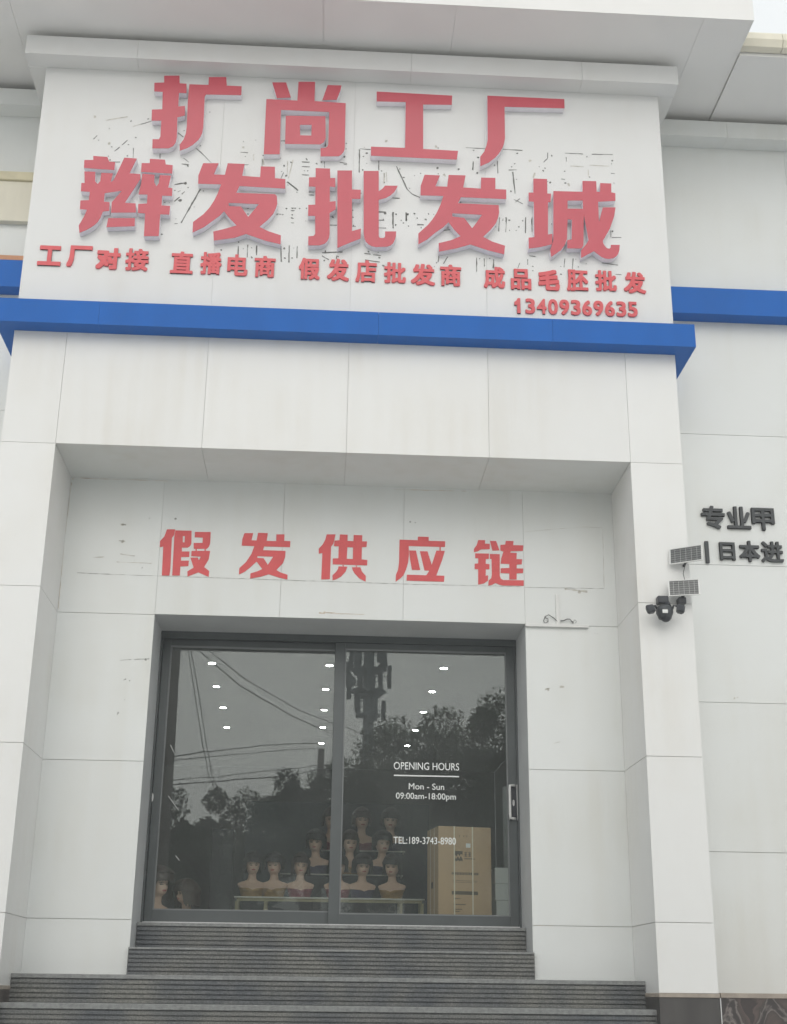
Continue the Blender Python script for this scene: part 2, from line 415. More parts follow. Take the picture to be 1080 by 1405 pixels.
# eave
EX0, EX1 = -3.93, 3.884
mb = MB()
plates_z(mb, SOF, 1, EX0, EX1, -.85, 3.2, [-3.42, -.35, .95, 3.40], (), .0025)
mb.box(EX0 + .01, EX1 - .01, -.84, 3.2, SOF + .015, SOF + .3)
eave = mb.build('eave', M['eave'], B)
mb = MB(); mb.box(EX0 - .012, EX1 + .012, -.866, -.852, SOF - .008, SOF + .32); mb.box(EX1 - .004, EX1 + .012, -.851, 3.2, SOF - .003, SOF + .32); mb.box(EX0 - .012, EX0 + .004, -.851, 3.2, SOF - .003, SOF + .32)
mb.build('fascia_board', M['eave'], eave)

# wings either side, set back
WY = REC
def wing(s):
    xa = (XO if s > 0 else XLO)
    far = xa + s * 11
    zj = sorted(at(1000, v, WY).z for v in (597, 775.5, 964, 1169))
    x0, x1 = min(xa, far), max(xa, far)
    vs = [xa + s * (1.62 + 1.4 * k) for k in range(0, 8)]
    mb = MB(); plates_y(mb, WY, x0, x1, .035, ZS, sorted(vs), zj)
    p = mb.build('wing_wall', M['panel_cool'], B)
    mb = MB(); mb.box(x0, x1, WY + T + .002, WY + 2.2, GROUND, SOF - .03); mb.build('wing_core', M['core'], p)
    zb0, zb1 = at(1000, 431.5, WY - .18).z, at(1000, 396, WY - .18).z
    mb = MB(); mb.box(x0 + .002, x1, WY - .18, WY - .001, zb0, zb1); mb.build('blue_band', M['blue'], p)
    mb = MB()
    for a, b in splits(x0, x1, [xa + s * .93, xa + s * 2.7, xa + s * 4.5]): mb.box(a + .001, b - .001, WY - .21, WY - .001, ZS, ZC - .02)
    mb.build('cornice', M['panel_cool'], p)
    e0 = EX1 + .02 if s > 0 else EX0 - .02
    a, b = min(e0, far), max(e0, far)
    mb = MB(); mb.box(a + .001, b, -.36, 3.2, SOF - .02, SOF + .10)
    ev = mb.build('wing_eave', M['eave'], B)
    mb = MB()
    prof = [(y + .145, z + .12 - ZC + ZC) for y, z in [(-.52, ZC - .03), (-.60, ZC - .02), (-.635, ZC + .05), (-.62, ZC + .13), (-.56, ZC + .19), (-.48, ZC + .20), (-.44, ZC + .102), (-.509, ZC + .08)]]
    xs = [a + .002] + [e0 + s * (.42 + k * .9) for k in range(12) if min(a, b) < e0 + s * (.42 + k * .9) < max(a, b)] + [b]
    xs = sorted(xs)
    for u, v in zip(xs[:-1], xs[1:]):
        n = len(prof); vv = [(u + .003, y, z) for y, z in prof] + [(v - .003, y, z) for y, z in prof]
        mb.add(vv, [tuple(range(n)), tuple(range(2 * n - 1, n - 1, -1))] + [(i, (i + 1) % n, n + (i + 1) % n, n + i) for i in range(n)])
    mb.build('gutter', M['cream'], ev)
    # marble plinth of the wing, flush with the pillar base
    mb = MB(); mb.box(x0 + (.012 if s > 0 else 0), x1 - (0 if s > 0 else .012), -.010, WY - .002, GROUND, -.004)
    pl = mb.build('stone_base', M['marble'], B)
    mb = MB(); mb.cbox(x0 + (.012 if s > 0 else 0), x1 - (0 if s > 0 else .012), -.02, WY - .004, -.004, .034, .004); mb.build('ledge', M['ledge'], pl)
    return p
wing_r = wing(1); wing_l = wing(-1)
# pale joint line between the two stone bases
mb = MB(); mb.box(XO + .005, XO + .0115, -.016, .0, GROUND, -.006); mb.build('stone_joint', M['white_plastic'], B)
# cream sign board on the left wing
sb = empty('cream_signboard', (XLO - 1.6, WY - .02, 6.95), 'cream sign board on the set back left wing, partly hidden by the sign wall', 'signboard')
zt = at(40, 250, WY - .06).z
mb = MB(); mb.cbox(XLO - 3.0, XLO - .02, WY - .07, WY - .001, 7.45, zt, .006); mb.build('board', M['cream'], sb)
mb = MB(); mb.cbox(XLO - 3.02, XLO - .015, WY - .10, WY - .001, zt + .001, zt + .10, .008); mb.build('cap_rail', mat('yellowish_cap', (.66, .60, .42), .6, .1), sb)
mb = MB(); p = at(34, 358, WY - .075); mb.box(p.x - .5, p.x + .02, WY - .074, WY - .0705, p.z - .06, p.z + .06); mb.build('orange_patch', mat('orange_print', (.62, .30, .16), .6, .1), sb)

# ------------------------------------------------------------------ entrance steps
S = empty('entrance_steps', (0, .3, GROUND), 'wide grey granite steps with grooved risers leading up to the glass entrance', 'steps')
def step(x0, x1, yf, yb, ztop, zbot, grooves, nos=.030):
    prof_n = grooves
    mb = MB()
    mb.cbox(x0, x1, yf - .006, yb, ztop - nos, ztop, .004)
    o = mb.build('tread', M['nosing'], S)
    mb = MB(); h = (ztop - nos - zbot) / prof_n; g = .011
    mb.box(x0, x1, yf + .016, yb, zbot, ztop - nos - .001)
    for k in range(prof_n):
        z1 = ztop - nos - k * h - g; z0 = ztop - nos - (k + 1) * h
        mb.box(x0 + .0005, x1 - .0005, yf + random.uniform(-.001, .001), yf + .0155, z0 + .0004, z1)
    mb.build('grooved_riser', M['granite'], S)
step(-XD + .004, XD - .004, 1.20, 2.2, .572, .352, 5, .030)
step(-XD - .004, XD + .006, .795, REC - .002, .350, .124, 6, .018)
mb = MB(); mb.box(-XD + .003, XD - .003, REC, 1.3, .15, .3495); mb.build('tread', M['nosing'], S)
step(XL + .003, XR - .002, .45, REC - .002, .122, -.098, 5, .034)
mb = MB(); mb.box(XL + .003, XR - .003, REC + .001, 1.2, -.5, .098); mb.build('step_core', M['granite'], S)
step(XL + .002, XR - .004, .10, .44, -.10, -.33, 5, .045)
zt = -.33; y = -.26
for k in range(4):
    step(-4.2, 4.2, y, y + .36 if k else y + .24, zt, zt - .23, 5, .04); zt -= .23; y -= .36
mb = MB(); mb.box(XL + .004, XR - .006, .116, .9, GROUND, -.332); mb.build('step_core', M['granite'], S)
mb = MB(); mb.box(-4.19, 4.19, -1.30, -.03, GROUND, -1.021); mb.build('step_core', M['granite'], S)

# ------------------------------------------------------------------ sliding door
F = MB()
dY0, dY1 = DOOR - .005, DOOR + .115
TOPH = .115
F.box(-XD + .001, -XD + .018, dY0, dY1, ZF - .015, ZD - .001)
F.box(XD - .018, XD - .001, dY0, dY1, ZF - .015, ZD - .001)
F.box(-XD + .0185, XD - .0185, dY0, dY1, ZD - .07, ZD - .001)
door_frame = F.build('door_frame', M['frame'], B)
F = MB(); F.box(-XD + .019, XD - .019, dY0 + .003, dY1 - .002, ZF - .016, ZF + .004); F.build('bottom_track', M['silver'], door_frame)
def sash(x0, x1, y, ztop, zbot, lw, rw, label):
    mb = MB(); t = .042; tr, br = .055, .105
    mb.cbox(x0, x0 + lw, y, y + t, zbot, ztop, .003); mb.cbox(x1 - rw, x1, y, y + t, zbot, ztop, .003)
    mb.box(x0 + lw + .0005, x1 - rw - .0005, y + .0015, y + t - .0015, ztop - tr, ztop - .001); mb.box(x0 + lw + .0005, x1 - rw - .0005, y + .0015, y + t - .0015, zbot + .001, zbot + br)
    s = mb.build('sliding_door', M['frame'], B); s['label'] = label
    mb = MB(); g = .012  # inner glazing bead, a touch lighter
    a, b, c, d = x0 + lw, x1 - rw, zbot + br, ztop - tr
    mb.box(a + .001, a + g, y + .006, y + .03, c + .001, d - .001); mb.box(b - g, b - .001, y + .006, y + .03, c + .001, d - .001)
    mb.box(a + g, b - g, y + .006, y + .03, d - g * 1.6, d - .001); mb.box(a + g, b - g, y + .006, y + .03, c + .001, c + g)
    mb.build('glazing_bead', M['frame_inner'], s)
    mb = MB(); mb.box(a + .004, b - .004, y + .0160, y + .0225, c + .004, d - .004); mb.build('glass_pane', M['glass'], s)
    return s
zt_ = ZD - .071
xm0 = at(450, 1262, DOOR + .02).x; xm1 = at(465, 1262, DOOR + .02).x
left_door = sash(-XD + .0195, xm1 - .005, DOOR + .062, zt_, ZF + .0045, .075, .08, 'left glass sliding door behind the right one')
right_door = sash(xm0, XD - .0195, DOOR + .010, zt_, ZF - .012, xm1 - xm0, .082, 'right glass sliding door in front, with white vinyl lettering')
mb = MB(); mb.box(-XD + .019, xm0 - .002, DOOR - .012, DOOR - .0055, ZF - .010, ZF + .002); mb.build('sill_strip', M['silver'], door_frame)
# recessed pull on the left stile
p = at(208.5, 1094, DOOR + .05)
mb = MB(); mb.lathe((0, 0, 0), [(.0, .0), (.014, .0), (.017, -.004), (.014, -.006), (.009, -.004), (.0, -.004)], 20, 'Y')
mb.v = [(p.x + q[0] * .85, DOOR + .0615 + q[1], p.z + q[2] * 2.4) for q in mb.v]
mb.build('flush_pull', M['white_plastic'], left_door, True)
# white D handle on the right stile
p0, p1 = at(705, 1076, DOOR - .03), at(712, 1125, DOOR - .03)
hx_, hz0, hz1 = XD - .090, p1.z, p0.z
mb = MB()
mb.cbox(hx_ - .002, hx_ + .066, DOOR + .000, DOOR + .0095, hz0, hz1, .003); 
mb.build('handle_plate', M['dark_plastic'], right_door)
mb = MB()
mb.tube([(hx_ + .05, DOOR + .004, hz1 - .012), (hx_ + .02, DOOR - .030, hz1 - .012), (hx_ - .004, DOOR - .040, hz1 - .016), (hx_ - .006, DOOR - .042, hz1 - .05), (hx_ - .006, DOOR - .042, hz0 + .05), (hx_ - .004, DOOR - .040, hz0 + .016), (hx_ + .02, DOOR - .030, hz0 + .012), (hx_ + .05, DOOR + .004, hz0 + .012)], .0125, 10)
mb.box(hx_ - .006, hx_ - .001, DOOR - .005, DOOR + .009, hz0, hz1); mb.box(hx_ + .067, hx_ + .072, DOOR - .005, DOOR + .009, hz0, hz1)
mb.build('handle', M['white_plastic'], right_door, True)
mb = MB(); q = at(710, 1102, DOOR)
mb.lathe((0, 0, 0), [(.0, 0), (.014, 0), (.014, -.008), (.009, -.010), (.009, -.006), (0, -.006)], 18, 'Y')
mb.v = [(hx_ + .034 + a * .8, DOOR - .0005 + b, q.z + c * 2.2) for a, b, c in mb.v]
mb.build('lock_cylinder', M['silver'], right_door, True)

# ------------------------------------------------------------------ flat outlines (letters)
def fill2d(polys, closed=True):
    cu = bpy.data.curves.new('tmp', 'CURVE'); cu.dimensions = '2D'; cu.fill_mode = 'BOTH'
    for pl in polys:
        sp = cu.splines.new('POLY'); sp.points.add(len(pl) - 1)
        for i, (x, z) in enumerate(pl): sp.points[i].co = (x, z, 0, 1)
        sp.use_cyclic_u = True
    o = bpy.data.objects.new('tmp', cu); col.objects.link(o)
    bpy.context.view_layer.update()
    me = o.to_mesh(); vs = [tuple(q.co[:2]) for q in me.vertices]; fsx = [tuple(f.vertices) for f in me.polygons]
    o.to_mesh_clear(); bpy.data.objects.remove(o); bpy.data.curves.remove(cu)
    return clean2d(vs, fsx)
def clean2d(vs, fsx):
    bm = bmesh.new(); q = [bm.verts.new((x, y, 0)) for x, y in vs]
    for f in fsx:
        try: bm.faces.new([q[i] for i in f])
        except ValueError: pass
    bmesh.ops.remove_doubles(bm, verts=bm.verts, dist=1e-6); bm.verts.index_update()
    a = [tuple(v.co[:2]) for v in bm.verts]; b = [tuple(v.index for v in f.verts) for f in bm.faces]
    bm.free(); return a, b
_tc = {}
ONE = [(.20, 0), (.38, 0), (.38, .72), (.25, .72), (.20, .635), (.12, .57), (0, .525), (0, .40), (.11, .435), (.20, .49)]
def text2d(s):
    if s == '1' and s not in _tc: _tc[s] = fill2d([ONE])
    if s in _tc: return _tc[s]
    cu = bpy.data.curves.new('tmp', 'FONT'); cu.body = s; cu.resolution_u = 5
    o = bpy.data.objects.new('tmp', cu); col.objects.link(o); bpy.context.view_layer.update()
    me = o.to_mesh(); vs = [tuple(q.co[:2]) for q in me.vertices]; fsx = [tuple(f.vertices) for f in me.polygons]
    o.to_mesh_clear(); bpy.data.objects.remove(o); bpy.data.curves.remove(cu)
    _tc[s] = clean2d(vs, fsx); return _tc[s]
def prism(face, side, vs, fsx, yf, yb, back=False):
    face.add([(x, yf, z) for x, z in vs], fsx)
    cnt = {}
    for f in fsx:
        for i in range(len(f)):
            e = (f[i], f[(i + 1) % len(f)]); k = (min(e), max(e)); cnt.setdefault(k, []).append(e)
    ed = [v[0] for v in cnt.values() if len(v) == 1]
    n = len(vs)
    side.add([(x, yf, z) for x, z in vs] + [(x, yb, z) for x, z in vs], [(a, b, n + b, n + a) for a, b in ed])
    if back: side.add([(x, yb, z) for x, z in vs], fsx)

def smooth_poly(pl, seg=None):
    return pl
def traced(polys, ox, oy, sx, y):
    "outlines measured on the photo -> metres on the wall plane y"
    out = []
    for pl in polys:
        q = []
        for (a, b) in pl:
            p = at(ox + a / sx, oy + b / sx, y); q.append((p.x, p.z))
        out.append(q)
    return out

K = 1080 / 140
BIG = {
 'kuo': (200, 95, [[(195,70),(358,70),(360,150),(432,155),(432,255),(352,250),(345,395),(415,390),(415,490),(335,510),(330,720),(318,775),(290,815),(240,838),(70,838),(72,742),(140,742),(155,715),(165,545),(62,545),(66,428),(175,425),(180,240),(90,235),(92,145),(195,142)],
   [(462,160),(665,168),(668,85),(852,85),(858,175),(1016,182),(1012,275),(640,268),(625,290),(618,450),(610,610),(600,670),(582,712),(556,750),(500,800),(440,835),(360,862),(360,800),(400,745),(425,680),(435,600),(445,350)]]),
 'shang': (350, 100, [[(120,278),(448,295),(460,95),(636,97),(630,300),(960,322),(950,800),(944,825),(930,845),(912,868),(885,883),(694,885),(694,798),(742,795),(765,782),(775,760),(785,415),(275,392),(262,862),(92,862)],
   [(325,455),(745,460),(748,690),(740,715),(725,738),(690,758),(318,752)], [(475,550),(600,550),(595,665),(478,662)],
   [(182,102),(328,102),(380,262),(232,268)], [(768,130),(915,135),(905,185),(865,285),(712,290)]]),
 'gong': (500, 110, [[(130,122),(930,165),(925,262),(622,258),(622,730),(992,750),(978,842),(70,800),(70,705),(430,718),(438,232),(130,225)]]),
 'chang': (645, 120, [[(183,88),(998,125),(1000,222),(365,205),(370,540),(358,600),(345,635),(325,672),(300,706),(270,740),(200,795),(108,835),(108,735),(150,680),(172,620),(186,560)]]),
 'bian': (100, 210, [[(216,32),(365,42),(385,90),(448,98),(440,180),(118,158),(122,75),(216,75)],
   [(122,196),(238,200),(236,300),(262,330),(290,300),(302,210),(424,216),(400,310),(430,292),(470,210),(545,50),(678,60),(600,215),(715,225),(715,275),(680,330),(550,528),(665,535),(668,630),(405,632),(412,522),(520,400),(338,425),(330,515),(390,522),(385,612),(318,620),(290,690),(260,735),(220,770),(150,812),(70,845),(62,770),(120,670),(150,600),(75,595),(80,503),(170,500),(180,412),(85,405),(90,318),(125,318)],
   [(375,690),(658,690),(655,775),(356,785)],
   [(815,62),(975,72),(985,122),(1058,130),(1052,218),(722,200),(728,108),(815,108)],
   [(737,220),(865,232),(862,310),(885,355),(910,320),(920,235),(1040,240),(1010,365),(1055,375),(1050,455),(945,452),(940,555),(1030,562),(1022,652),(925,650),(910,880),(752,880),(765,640),(690,635),(692,540),(785,535),(790,440),(695,438),(722,330)]]),
 'fa': (260, 220, [[(145,32),(310,32),(258,150),(375,155),(405,32),(585,40),(558,165),(748,180),(755,65),(905,70),(905,190),(1016,200),(1014,300),(530,272),(495,345),(905,360),(925,380),(930,460),(915,510),(888,565),(830,630),(740,705),(830,750),(968,795),(965,890),(800,850),(600,780),(480,820),(258,850),(252,755),(380,725),(500,690),(430,620),(365,540),(320,588),(255,635),(150,710),(32,765),(38,655),(150,570),(210,505),(260,430),(300,350),(335,255),(92,248),(95,160)],
   [(415,450),(735,465),(622,600),(545,490),(415,485)]]),
 'pi': (415, 225, [[(140,45),(292,50),(295,150),(348,150),(348,245),(290,240),(290,400),(352,395),(352,480),(288,520),(288,740),(282,780),(265,815),(235,845),(180,862),(62,862),(62,768),(120,762),(135,740),(135,550),(60,550),(62,435),(135,432),(138,240),(68,240),(70,142),(140,142)],
   [(370,70),(525,70),(525,270),(618,275),(615,370),(525,370),(525,712),(620,685),(615,790),(500,835),(370,890)],
   [(648,75),(808,75),(808,290),(845,265),(875,230),(1008,232),(995,262),(970,300),(930,335),(885,360),(808,380),(808,760),(812,775),(825,785),(855,785),(868,780),(875,765),(875,715),(992,715),(990,760),(980,800),(960,840),(935,862),(900,875),(780,880),(735,870),(700,852),(670,822),(655,785),(648,720)]]),
 'fb': (565, 235, [[(135,38),(298,45),(252,160),(375,165),(390,40),(570,45),(545,172),(730,185),(735,68),(885,72),(885,190),(1000,195),(1000,295),(520,275),(490,340),(920,360),(925,440),(912,500),(888,555),(830,625),(755,695),(850,745),(988,790),(978,880),(800,835),(620,775),(480,815),(288,852),(285,762),(420,730),(518,688),(450,620),(390,540),(330,596),(250,650),(160,725),(70,775),(70,660),(170,570),(220,510),(265,440),(305,352),(335,262),(92,255),(95,155)],
   [(430,445),(745,462),(640,605),(555,495),(430,480)]]),
 'cheng': (715, 240, [[(130,40),(275,45),(278,198),(318,200),(312,290),(285,290),(285,632),(332,625),(328,735),(200,765),(80,780),(80,665),(140,660),(135,285),(80,280),(80,188),(130,188)],
   [(342,172),(650,180),(650,65),(795,68),(800,180),(835,182),(838,88),(955,92),(955,185),(998,195),(998,275),(815,285),(825,500),(865,345),(1000,345),(985,440),(940,570),(865,700),(870,728),(885,752),(910,778),(935,782),(950,768),(950,742),(1045,742),(1040,800),(1028,838),(1008,862),(975,882),(935,890),(890,885),(850,868),(770,808),(635,880),(635,800),(690,735),(714,690),(664,425),(660,745),(640,780),(490,778),(488,692),(535,682),(538,475),(492,470),(486,680),(460,745),(425,795),(320,868),(308,800),(342,690)],
   [(492,272),(652,272),(656,360),(492,358)]]),
}
D = .078
big_labels = [
 ('kuo', 'raised red sign character of two separate pieces, first in the upper row'),
 ('shang', 'raised red sign character like a box frame with three dots, second in upper row'),
 ('gong', 'raised red sign character shaped like an I beam, third in the upper row'),
 ('chang', 'raised red sign character of one bar and a curved leg, last in the upper row'),
 ('bian', 'dense raised red sign character, leftmost in the second row'),
 ('fa', 'raised red sign character with crossing legs, second in the second row'),
 ('pi', 'raised red sign character of three upright pieces, middle of the second row'),
 ('fb', 'raised red sign character with crossing legs, fourth in the second row'),
 ('cheng', 'raised red sign character with a hooked tail, rightmost in the second row')]
for key, lab in big_labels:
    ox, oy, pl = BIG[key]
    polys = traced(pl, ox, oy, K, -D)
    vs, fsx = fill2d(polys)
    face, side = MB(), MB()
    prism(face, side, vs, fsx, -D, -.001)
    cx = sum(q[0] for q in vs) / len(vs); cz = min(q[1] for q in vs)
    e = empty('sign_character', (cx, -.001, cz), lab, 'sign letter', 'big red characters on the sign wall')
    side.build('letter_return', M['red_side'], e)
    # a red face plate that sits a little proud of the pale return
    f2, s2 = MB(), MB(); prism(f2, s2, vs, fsx, -D - .004, -D - .0005)
    f2.v += s2.v[:0]; n0 = len(f2.v); f2.add(s2.v, s2.f)
    f2.build('letter_face', M['red_face'], e)

# smaller pinned-on characters and digits, thickened so the strokes are bold
def bold_text(ch, box, y0, y1, fat, name, m, lab, cat, grp, flat=False):
    "box = photo x0,y0,x1,y1 of the character; made on the plane y0"
    vs, fsx = text2d(ch)
    xs = [q[0] for q in vs]; zs = [q[1] for q in vs]
    ax, bx, az, bz = min(xs), max(xs), min(zs), max(zs)
    pTL, pTR, pBL, pBR = at(box[0], box[1], y0), at(box[2], box[1], y0), at(box[0], box[3], y0), at(box[2], box[3], y0)
    X0_, X1_ = (pTL.x + pBL.x) / 2, (pTR.x + pBR.x) / 2; Z0_, Z1_ = (pBL.z + pBR.z) / 2, (pTL.z + pTR.z) / 2
    X0_ += fat; X1_ -= fat; Z0_ += fat; Z1_ -= fat
    tr = lambda q, dx, dz: (X0_ + (q[0] - ax) / max(bx - ax, 1e-6) * (X1_ - X0_) + dx, Z0_ + (q[1] - az) / max(bz - az, 1e-6) * (Z1_ - Z0_) + dz)
    mb = MB()
    offs = [(0, 0)] if fat == 0 else [(0, 0), (fat, fat), (-fat, fat), (fat, -fat), (-fat, -fat), (fat, 0), (-fat, 0), (0, fat), (0, -fat)]
    for i, (dx, dz) in enumerate(offs):
        v2 = [tr(q, dx, dz) for q in vs]
        prism(mb, mb, v2, fsx, y0 - i * .00025, y1 - .0001)
    o = MB(); c = (( X0_ + X1_) / 2, y1, Z0_)
    o.v = [(p[0] - c[0], p[1] - c[1], p[2] - c[2]) for p in mb.v]; o.f = mb.f; o.mi = mb.mi
    ob = o.build(name, m, None); ob.location = c
    return tag(ob, lab, cat, grp)
phr = [('far left', '工厂对接', [(52,337,84,364),(92,337,126,366),(132,340,165,369),(172,341,204,371)]),
       ('left middle', '直播电商', [(234,345,265,375),(275,346,304,376),(312,349,340,378),(349,351,378,380)]),
       ('right middle', '假发店批发商', [(410,354,439,383),(449,355,479,385),(488,357,517,387),(527,360,557,388),(564,362,597,391),(604,363,633,392)]),
       ('far right', '成品毛胚批发', [(664,366,693,395),(701,369,729,397),(739,370,768,398),(778,370,807,399),(817,371,846,399),(856,373,886,402)])]
ordn = ['first', 'second', 'third', 'fourth', 'fifth', 'sixth', 'seventh', 'eighth', 'ninth', 'tenth', 'last']
for where, s, bx in phr:
    for i, (ch, b) in enumerate(zip(s, bx)):
        q = ordn[i] if i < len(s) - 1 else 'last'
        bold_text(ch, b, -.015, -.001, .0115 if ch in '工厂对毛' else .0075, 'small_sign_character', M['red_small'],
                  'small red character below the big letters, %s in the %s phrase' % (q, where), 'sign letter', 'small red characters under the big sign')
dn = dict(zip('0123456789', ['zero', 'one', 'two', 'three', 'four', 'five', 'six', 'seven', 'eight', 'nine']))
num = '13409369635'
for i, ch in enumerate(num):
    x0 = 705.5 + i * 15.62; x1 = x0 + 13.2
    if ch == '1': x0 += .5; x1 -= 4.5
    dy = 5.0 * i / 10
    bold_text(ch, (x0, 409 + dy, x1, 429.5 + dy), -.015, -.001, .0055, 'phone_digit', M['red_small'],
              'red digit %s, %s figure of the phone number above the blue band' % (dn[ch], ordn[i]), 'sign digit', 'phone number digits above the blue band')

# flat stencilled characters over the door
K2 = 12.0
STEN = [
 (210, 720, 'first', [[(230,75),(365,75),(345,170),(310,215),(285,720),(270,835),(145,835),(168,355),(112,368),(115,268),(185,195)],
   [(368,92),(635,98),(630,310),(610,350),(570,375),(475,375),(475,440),(600,440),(595,530),(462,530),(460,590),(590,590),(582,680),(450,685),(440,835),(315,835),(350,200)],[(490,185),(525,185),(520,290),(488,290)],
   [(690,118),(950,120),(940,300),(920,360),(885,395),(670,395),(668,300),(815,298),(820,210),(685,205)],
   [(635,430),(940,430),(915,570),(840,695),(925,762),(915,858),(745,782),(568,852),(565,768),(668,705),(615,540),(735,540),(755,585),(785,525),(628,515)],
   [(700,396),(720,396),(720,429),(700,429)],[(848,396),(868,396),(868,429),(848,429)]]),
 (320, 725, 'second', [[(185,78),(330,78),(300,195),(385,198),(410,72),(570,78),(550,205),(708,210),(712,98),(845,98),(840,205),(942,210),(935,308),(510,295),(490,358),(862,370),(855,470),(820,570),(708,685),(780,725),(895,765),(892,840),(760,810),(585,755),(450,795),(278,825),(285,740),(400,705),(480,670),(385,545),(280,640),(190,712),(95,758),(100,655),(210,555),(300,420),(348,290),(140,282),(150,180)],[(400,455),(660,465),(570,600),(500,490),(395,485)]]),
 (430, 725, 'middle', [[(220,98),(365,98),(345,195),(330,250),(292,300),(272,835),(130,840),(148,405),(90,415),(88,335),(150,270),(195,190)],
   [(348,200),(430,195),(438,98),(565,105),(562,205),(660,210),(665,108),(805,112),(803,212),(885,215),(875,305),(800,308),(795,510),(890,520),(885,608),(318,590),(320,495),(412,492),(418,295),(338,290)],[(560,308),(655,312),(650,505),(550,500)],
   [(415,625),(560,630),(530,710),(460,790),(370,840),(315,852),(315,770),(370,720),(405,670)],
   [(635,640),(775,640),(800,710),(865,785),(860,875),(760,825),(680,740),(650,690)],
   [(482,600),(500,601),(500,624),(482,624)],[(702,606),(716,606),(716,638),(702,638)]]),
 (535, 725, 'fourth', [[(160,185),(460,195),(462,135),(640,140),(640,205),(912,212),(908,305),(310,288),(315,430),(300,560),(265,680),(225,770),(180,815),(95,878),(100,765),(135,680),(152,560)],
   [(317,362),(430,365),(500,685),(365,682),(335,520)],
   [(495,375),(620,378),(690,600),(765,365),(905,370),(860,520),(765,775),(898,780),(892,878),(275,858),(280,762),(600,772),(650,695),(570,690),(530,520)],
   [(818,304),(838,304),(838,366),(818,366)]]),
 (640, 730, 'last', [[(195,132),(310,135),(305,190),(385,195),(385,280),(240,285),(190,315),(125,330),(125,275),(170,215)],
   [(145,350),(372,355),(370,440),(320,445),(318,522),(382,530),(378,612),(320,612),(318,720),(358,712),(355,800),(290,845),(195,865),(195,612),(135,608),(138,520),(195,518),(195,432),(145,428)],
   [(388,145),(490,148),(545,300),(430,305)],
   [(388,360),(550,365),(550,720),(570,770),(610,790),(945,795),(945,885),(600,880),(540,865),(480,838),(420,870),(362,882),(365,800),(410,760),(420,700),(415,440),(388,440)],
   [(560,212),(640,205),(650,145),(778,148),(770,215),(938,220),(930,310),(735,315),(720,340),(830,345),(825,445),(918,448),(912,530),(830,535),(828,598),(938,600),(932,675),(828,680),(828,780),(708,780),(708,680),(565,675),(568,595),(708,592),(708,525),(565,520),(575,430),(610,320),(560,300)]]),
]
for ox, oy, q, pl in STEN:
    y0 = REC - .005
    vs, fsx = fill2d(traced(pl, ox, oy, K2, y0))
    mb = MB(); prism(mb, mb, vs, fsx, y0, REC - .0005)
    cx = sum(t[0] for t in vs) / len(vs); cz = min(t[1] for t in vs)
    mb.v = [(a - cx, b - y0, c - cz) for a, b, c in mb.v]
    o = mb.build('stencil_character', M['red_paint']); o.location = (cx, y0, cz)
    tag(o, 'flat red stencilled character above the door, %s of the row of five' % q, 'sign letter', 'flat red characters over the entrance')

# charcoal letters on the right wing
yb = WY - .03
for ch, b, fat, lab in (('专', (963,694,995,725), .006, 'charcoal raised character with crossed bars, first in the upper line on the right wing'),
                        ('业', (998,695,1030,725), .006, 'charcoal raised character with four upright strokes, second in the upper line on the right wing'),
                        ('甲', (1032,697,1063,727), .006, 'charcoal raised character like a grid on a stem, last in right wing upper line'),
                        ('日', (988,744,1009,768), .006, 'charcoal raised character like a ladder box, first in the lower line on the right wing'),
                        ('本', (1015,742,1043,770), .006, 'charcoal raised character like a tree, second in the lower line on the right wing'),
                        ('进', (1045,743,1075,771), .005, 'charcoal raised character at the photo edge, last in right wing lower line')):
    bold_text(ch, b, yb, WY - .001, fat, 'charcoal_sign_character', M['black_letter'], lab, 'sign letter', 'charcoal characters on the right wing')
p0, p1 = at(967, 742, yb), at(973, 772, yb)
mb = MB(); mb.cbox(p0.x, p0.x + .038, yb, WY - .001, p1.z, p0.z, .005)
o = mb.build('charcoal_sign_bar', M['black_letter']); tag(o, 'upright charcoal bar beside the upper solar panel on the right wing', 'sign bar')

# ------------------------------------------------------------------ old glue marks and stains
def marks(name, segs, dots, ox, oy, s, y, mb, jit=.25):
    for q in segs:
        x1, y1, x2, y2 = q[:4]; wd = q[4] if len(q) > 4 else 1.2
        a, b = at(ox + x1 / s, oy + y1 / s, y), at(ox + x2 / s, oy + y2 / s, y)
        d = b - a; L = d.length
        if L < 1e-4: continue
        t = d / L; nrm = Vector((-t.z, 0, t.x)); n = max(2, int(L / .03)); hw = wd * .0037
        up, dn_ = [], []
        for i in range(n + 1):
            c = a + t * (L * i / n) + nrm * random.uniform(-.0012, .0012)
            k = hw * random.uniform(1 - jit * 2, 1 + jit)
            up.append(c + nrm * k); dn_.append(c - nrm * k * random.uniform(.7, 1.1))
        vs = up + dn_; mb.add(vs, [(i, i + 1, n + 2 + i, n + 1 + i) for i in range(n)])
    for q in dots:
        c = at(ox + q[0] / s, oy + q[1] / s, y); r = (q[2] if len(q) > 2 else random.uniform(.8, 1.5)) * .0068
        k = random.randint(6, 9); ax = random.uniform(.6, 1.5); th = random.uniform(0, 3)
        vs = []
        for i in range(k):
            g = 2 * math.pi * i / k; rr = r * random.uniform(.65, 1.2); u, v = rr * math.cos(g) * ax, rr * math.sin(g)
            vs.append(c + Vector((u * math.cos(th) - v * math.sin(th), 0, u * math.sin(th) + v * math.cos(th))))
        mb.add(vs, [tuple(range(k))])
mb = MB(); ym = -.0016
